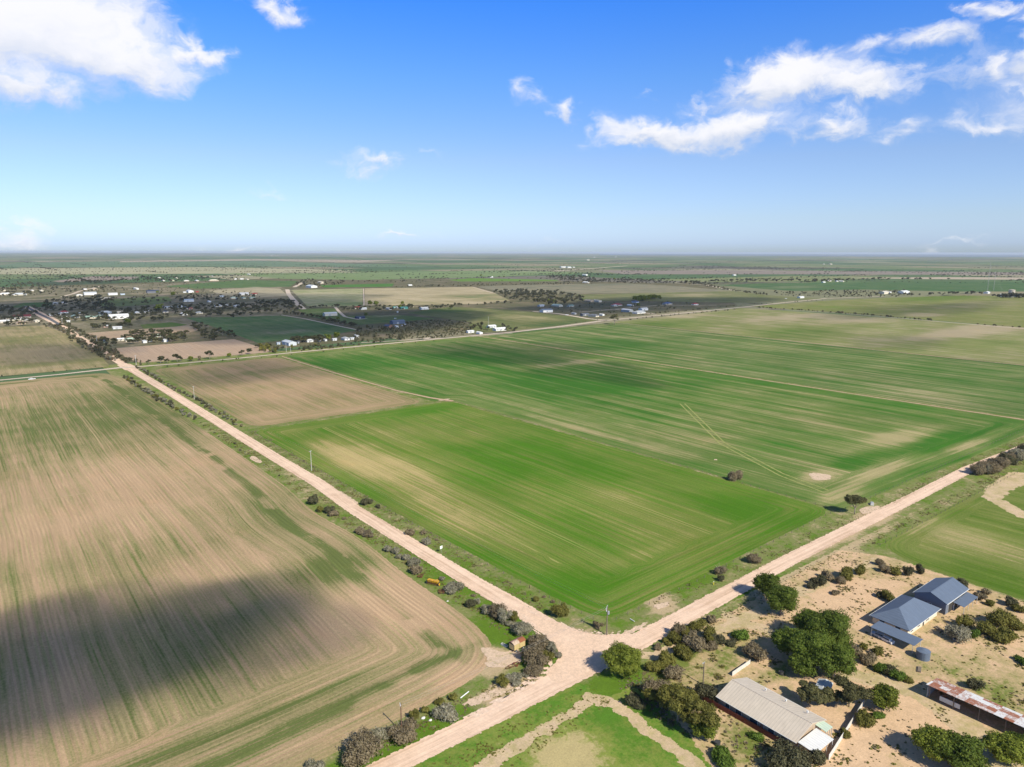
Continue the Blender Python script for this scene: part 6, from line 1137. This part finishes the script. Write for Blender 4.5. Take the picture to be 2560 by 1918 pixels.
for p in chosen:
    x, y, h_, wd, kind, lb, grp, sh, sd_ = p
    if id(p) in rank and rank[id(p)] < 100: lb = ordw(rank[id(p)]) + ' ' + lb
    while lb and len(lb.split()) > 16 and ' the ' in lb: lb = lb.replace(' the ', ' ', 1)
    cme_ = 0; cme, tme = proto(kind, sd_ % (5 if sh else 6)); rz_ = sd_ * .37 % 6.28
    if sh:
        o = bpy.data.objects.new({'salt': 'saltbush'}.get(kind, 'shrub'), cme); link(o); o.location = (x, y, 0); o.rotation_euler = (0, 0, rz_); o.scale = (wd, wd, h_ * 1.15); tag(o, lb, 'shrub', grp)
    else:
        t_ = empty({'round': 'round_tree'}.get(kind, 'gum_tree'), (x, y, 0), rz_)
        for nm, me in (('crown', cme), ('trunk', tme)): o = bpy.data.objects.new(nm, me); link(o); o.parent = t_; o.scale = (wd, wd, h_)
        tag(t_, lb, 'tree', grp)
def stuffmesh(name, lst, lab, cat, mat_by):
    groups = {}
    for p in lst: groups.setdefault(mat_by(p), []).append(p)
    for k, L in groups.items():
        Vs = []; Fs = []; n = 0
        for p in L:
            a = appsize(p); big = a > .0042; lo = lobes_for('shrub' if p[7] else 'gum', p[8] % 40, 1, 1)[:6 if big else 4]
            V, Fq = foliage(lo, 70 if big else 22, .11 if big else .17, p[8], shell=(.5, 1.1)); V, Fq = join((V, Fq), core(lo[:5 if big else 3], .9))
            V = V * np.array([p[3], p[3], p[2]]) + np.array([p[0], p[1], 0]); Vs.append(V); Fs.append(Fq + n); n += len(V)
        me = fastmesh(name, np.concatenate(Vs), np.concatenate(Fs), LM[k]); o = bpy.data.objects.new(name, me); link(o); tag(o, lab, cat, kind='stuff')
stuffmesh('distant_trees', rest[NT_:], 'dark green trees scattered over the town and the far paddocks', 'trees', lambda p: 'far')
stuffmesh('distant_shrubs', shr[NSH:], 'low dark and grey bushes in the distant scrub, orchard and hedges', 'shrubs', lambda p: 'dark' if p[4] != 'salt' else 'salt')

# ================================================================= tufts of grass and low scrub on the verges and in the yard
def tufts(name, spots, mat_, label, cat):
    r2 = np.random.default_rng(77); S_ = np.array(spots); n = len(S_); k = 7
    P = np.repeat(S_, k, 0); m_ = len(P); a = r2.uniform(0, 6.28, m_); rr = r2.uniform(0, 1, m_) * P[:, 2] * .8; sz = P[:, 2] * r2.uniform(.35, .7, m_)
    c = np.stack([P[:, 0] + rr * np.cos(a), P[:, 1] + rr * np.sin(a), sz * .35], 1)
    nr = r2.normal(size=(m_, 3)); nr[:, 2] = np.abs(nr[:, 2]) + .35; nr /= np.linalg.norm(nr, axis=1)[:, None]
    u = np.cross(nr, r2.normal(size=(m_, 3))); u /= np.linalg.norm(u, axis=1)[:, None]; v = np.cross(nr, u); s_ = sz[:, None]
    V = np.stack([c - u * s_ - v * s_ * .5, c + u * s_ * .8 - v * s_, c + u * s_ + v * s_ * .6, c - u * s_ * .7 + v * s_], 1).reshape(-1, 3); V[:, 2] = np.maximum(V[:, 2], .05)
    me = fastmesh(name, V, np.arange(m_ * 4).reshape(m_, 4), mat_); o = bpy.data.objects.new(name, me); link(o); tag(o, label, cat, kind='stuff')
sp1 = []; sp2 = []; q = random.Random(3)
def clus(x0, x1, y0, y1, n, dens_s, s0, s1, out1, out2):
    for i in range(n):
        cx, cy = q.uniform(x0, x1), q.uniform(y0, y1); m_ = int(q.expovariate(1 / dens_s)) + 1; sd1 = q.uniform(.4, 3.0)
        for j in range(m_):
            x, y = q.gauss(cx, sd1), q.gauss(cy, sd1)
            if not (x0 - 1 < x < x1 + 1 and y0 - .6 < y < y1 + .6): continue
            if any((x - a) ** 2 + (y - b) ** 2 < (r * .75) ** 2 for a, b, r in AVOID[:24]): continue
            (out1 if q.random() < .6 else out2).append((x, y, q.uniform(s0, s1)))
clus(126.5, 133.5, 152, 520, 330, 8, .12, .45, sp1, sp2); clus(144.5, 149.5, 165, 480, 280, 8, .12, .4, sp1, sp2); clus(60, 120, 140.5, 146.5, 90, 8, .12, .4, sp1, sp2)
clus(149, 151.5, 200, 478, 150, 5, .15, .45, sp2, sp2); clus(165, 560, 143.5, 152, 260, 8, .12, .4, sp1, sp2); clus(160, 520, 127, 132.5, 260, 8, .12, .4, sp1, sp2)
clus(155, 282, 20, 126, 300, 15, .10, .50, sp1, sp2); clus(30, 128, 118, 130, 110, 8, .12, .35, sp1, sp1); clus(134, 156, 70, 126, 200, 12, .15, .55, sp2, sp1)
tufts('grass_tufts', sp1, LM['olive'], 'low green grass tufts on the verges and in the yard', 'grass'); tufts('dry_tufts', sp2, LM['brown'], 'low dry brown weeds on the verges and in the yard', 'weeds')
# wires between the poles along the dirt road
def wires(pts, label, offs=(-.9, .9)):
    mb = MB()
    for (a, b_) in zip(pts, pts[1:]):
        for o_ in offs:
            prev = None
            for i in range(13):
                f = i / 12; sag = 4 * f * (1 - f) * .012 * math.dist(a[:2], b_[:2]); p_ = (a[0] + (b_[0] - a[0]) * f + o_ * .8, a[1] + (b_[1] - a[1]) * f + o_ * .5, a[2] + (b_[2] - a[2]) * f - sag)
                if prev: mb.tube(prev, p_, .016, .016, 3, False)
                prev = p_
    tag(mb.build('power_line', galv), label, 'power line')
p2 = G(779, 1177); p3 = G(486, 999); p4 = G(341, 917); p1 = G(1004, 1832)
wires([(151.9, 145.2, 9.7), (*p2, 11.4), (*p3, 10.9), (*p4, 11.9)], 'thin power wires running beside the dirt road from the corner pole')
wires([(151.9, 145.2, 9.6), (*p1, 8.1)], 'thin power wires crossing the junction from the corner pole')
# odds and ends about the yard
def stack_(x, y, rz, n, label, mat_):
    t_ = empty('timber_stack', (x, y, 0), rz)
    for i in range(n): MB().box((q.uniform(-.15, .15), (i % 4 - 1.5) * .32, .14 + .22 * (i // 4)), (3.0, .26, .16)).build('beam', mat_, t_)
    tag(t_, label, 'timber')
old_t = paint('old_timber', (.25, .2, .15), .9, .4)
gx, gy = G(*ZR(1110, 560)); stack_(gx, gy, R(60), 10, 'low stack of old timber in the garden of the hip roofed house', old_t)
gx, gy = G(*ZR(950, 880)); stack_(gx, gy, R(20), 7, 'low stack of old timber by the rusty roofed shed', old_t)
gx, gy = G(*ZR(1240, 640)); t_ = empty('trailer', (gx, gy, 0), R(30)); MB().box((0, 0, .62), (2.6, 1.5, .1)).box((0, .73, .82), (2.6, .05, .36)).box((0, -.73, .82), (2.6, .05, .36)).box((1.28, 0, .82), (.05, 1.5, .36)).build('tray', rm('silver'), t_); MB().tube((1.3, 0, .55), (2.7, 0, .5), .05, .05, 6).build('drawbar', galv, t_)
for sy in (-1, 1): MB().tube((-.1, sy * .8, .32), (-.1, sy * .98, .32), .32, .32, 14).build('wheel', tyre, t_)
tag(t_, 'small pale box trailer in the garden of the hip roofed house', 'trailer')
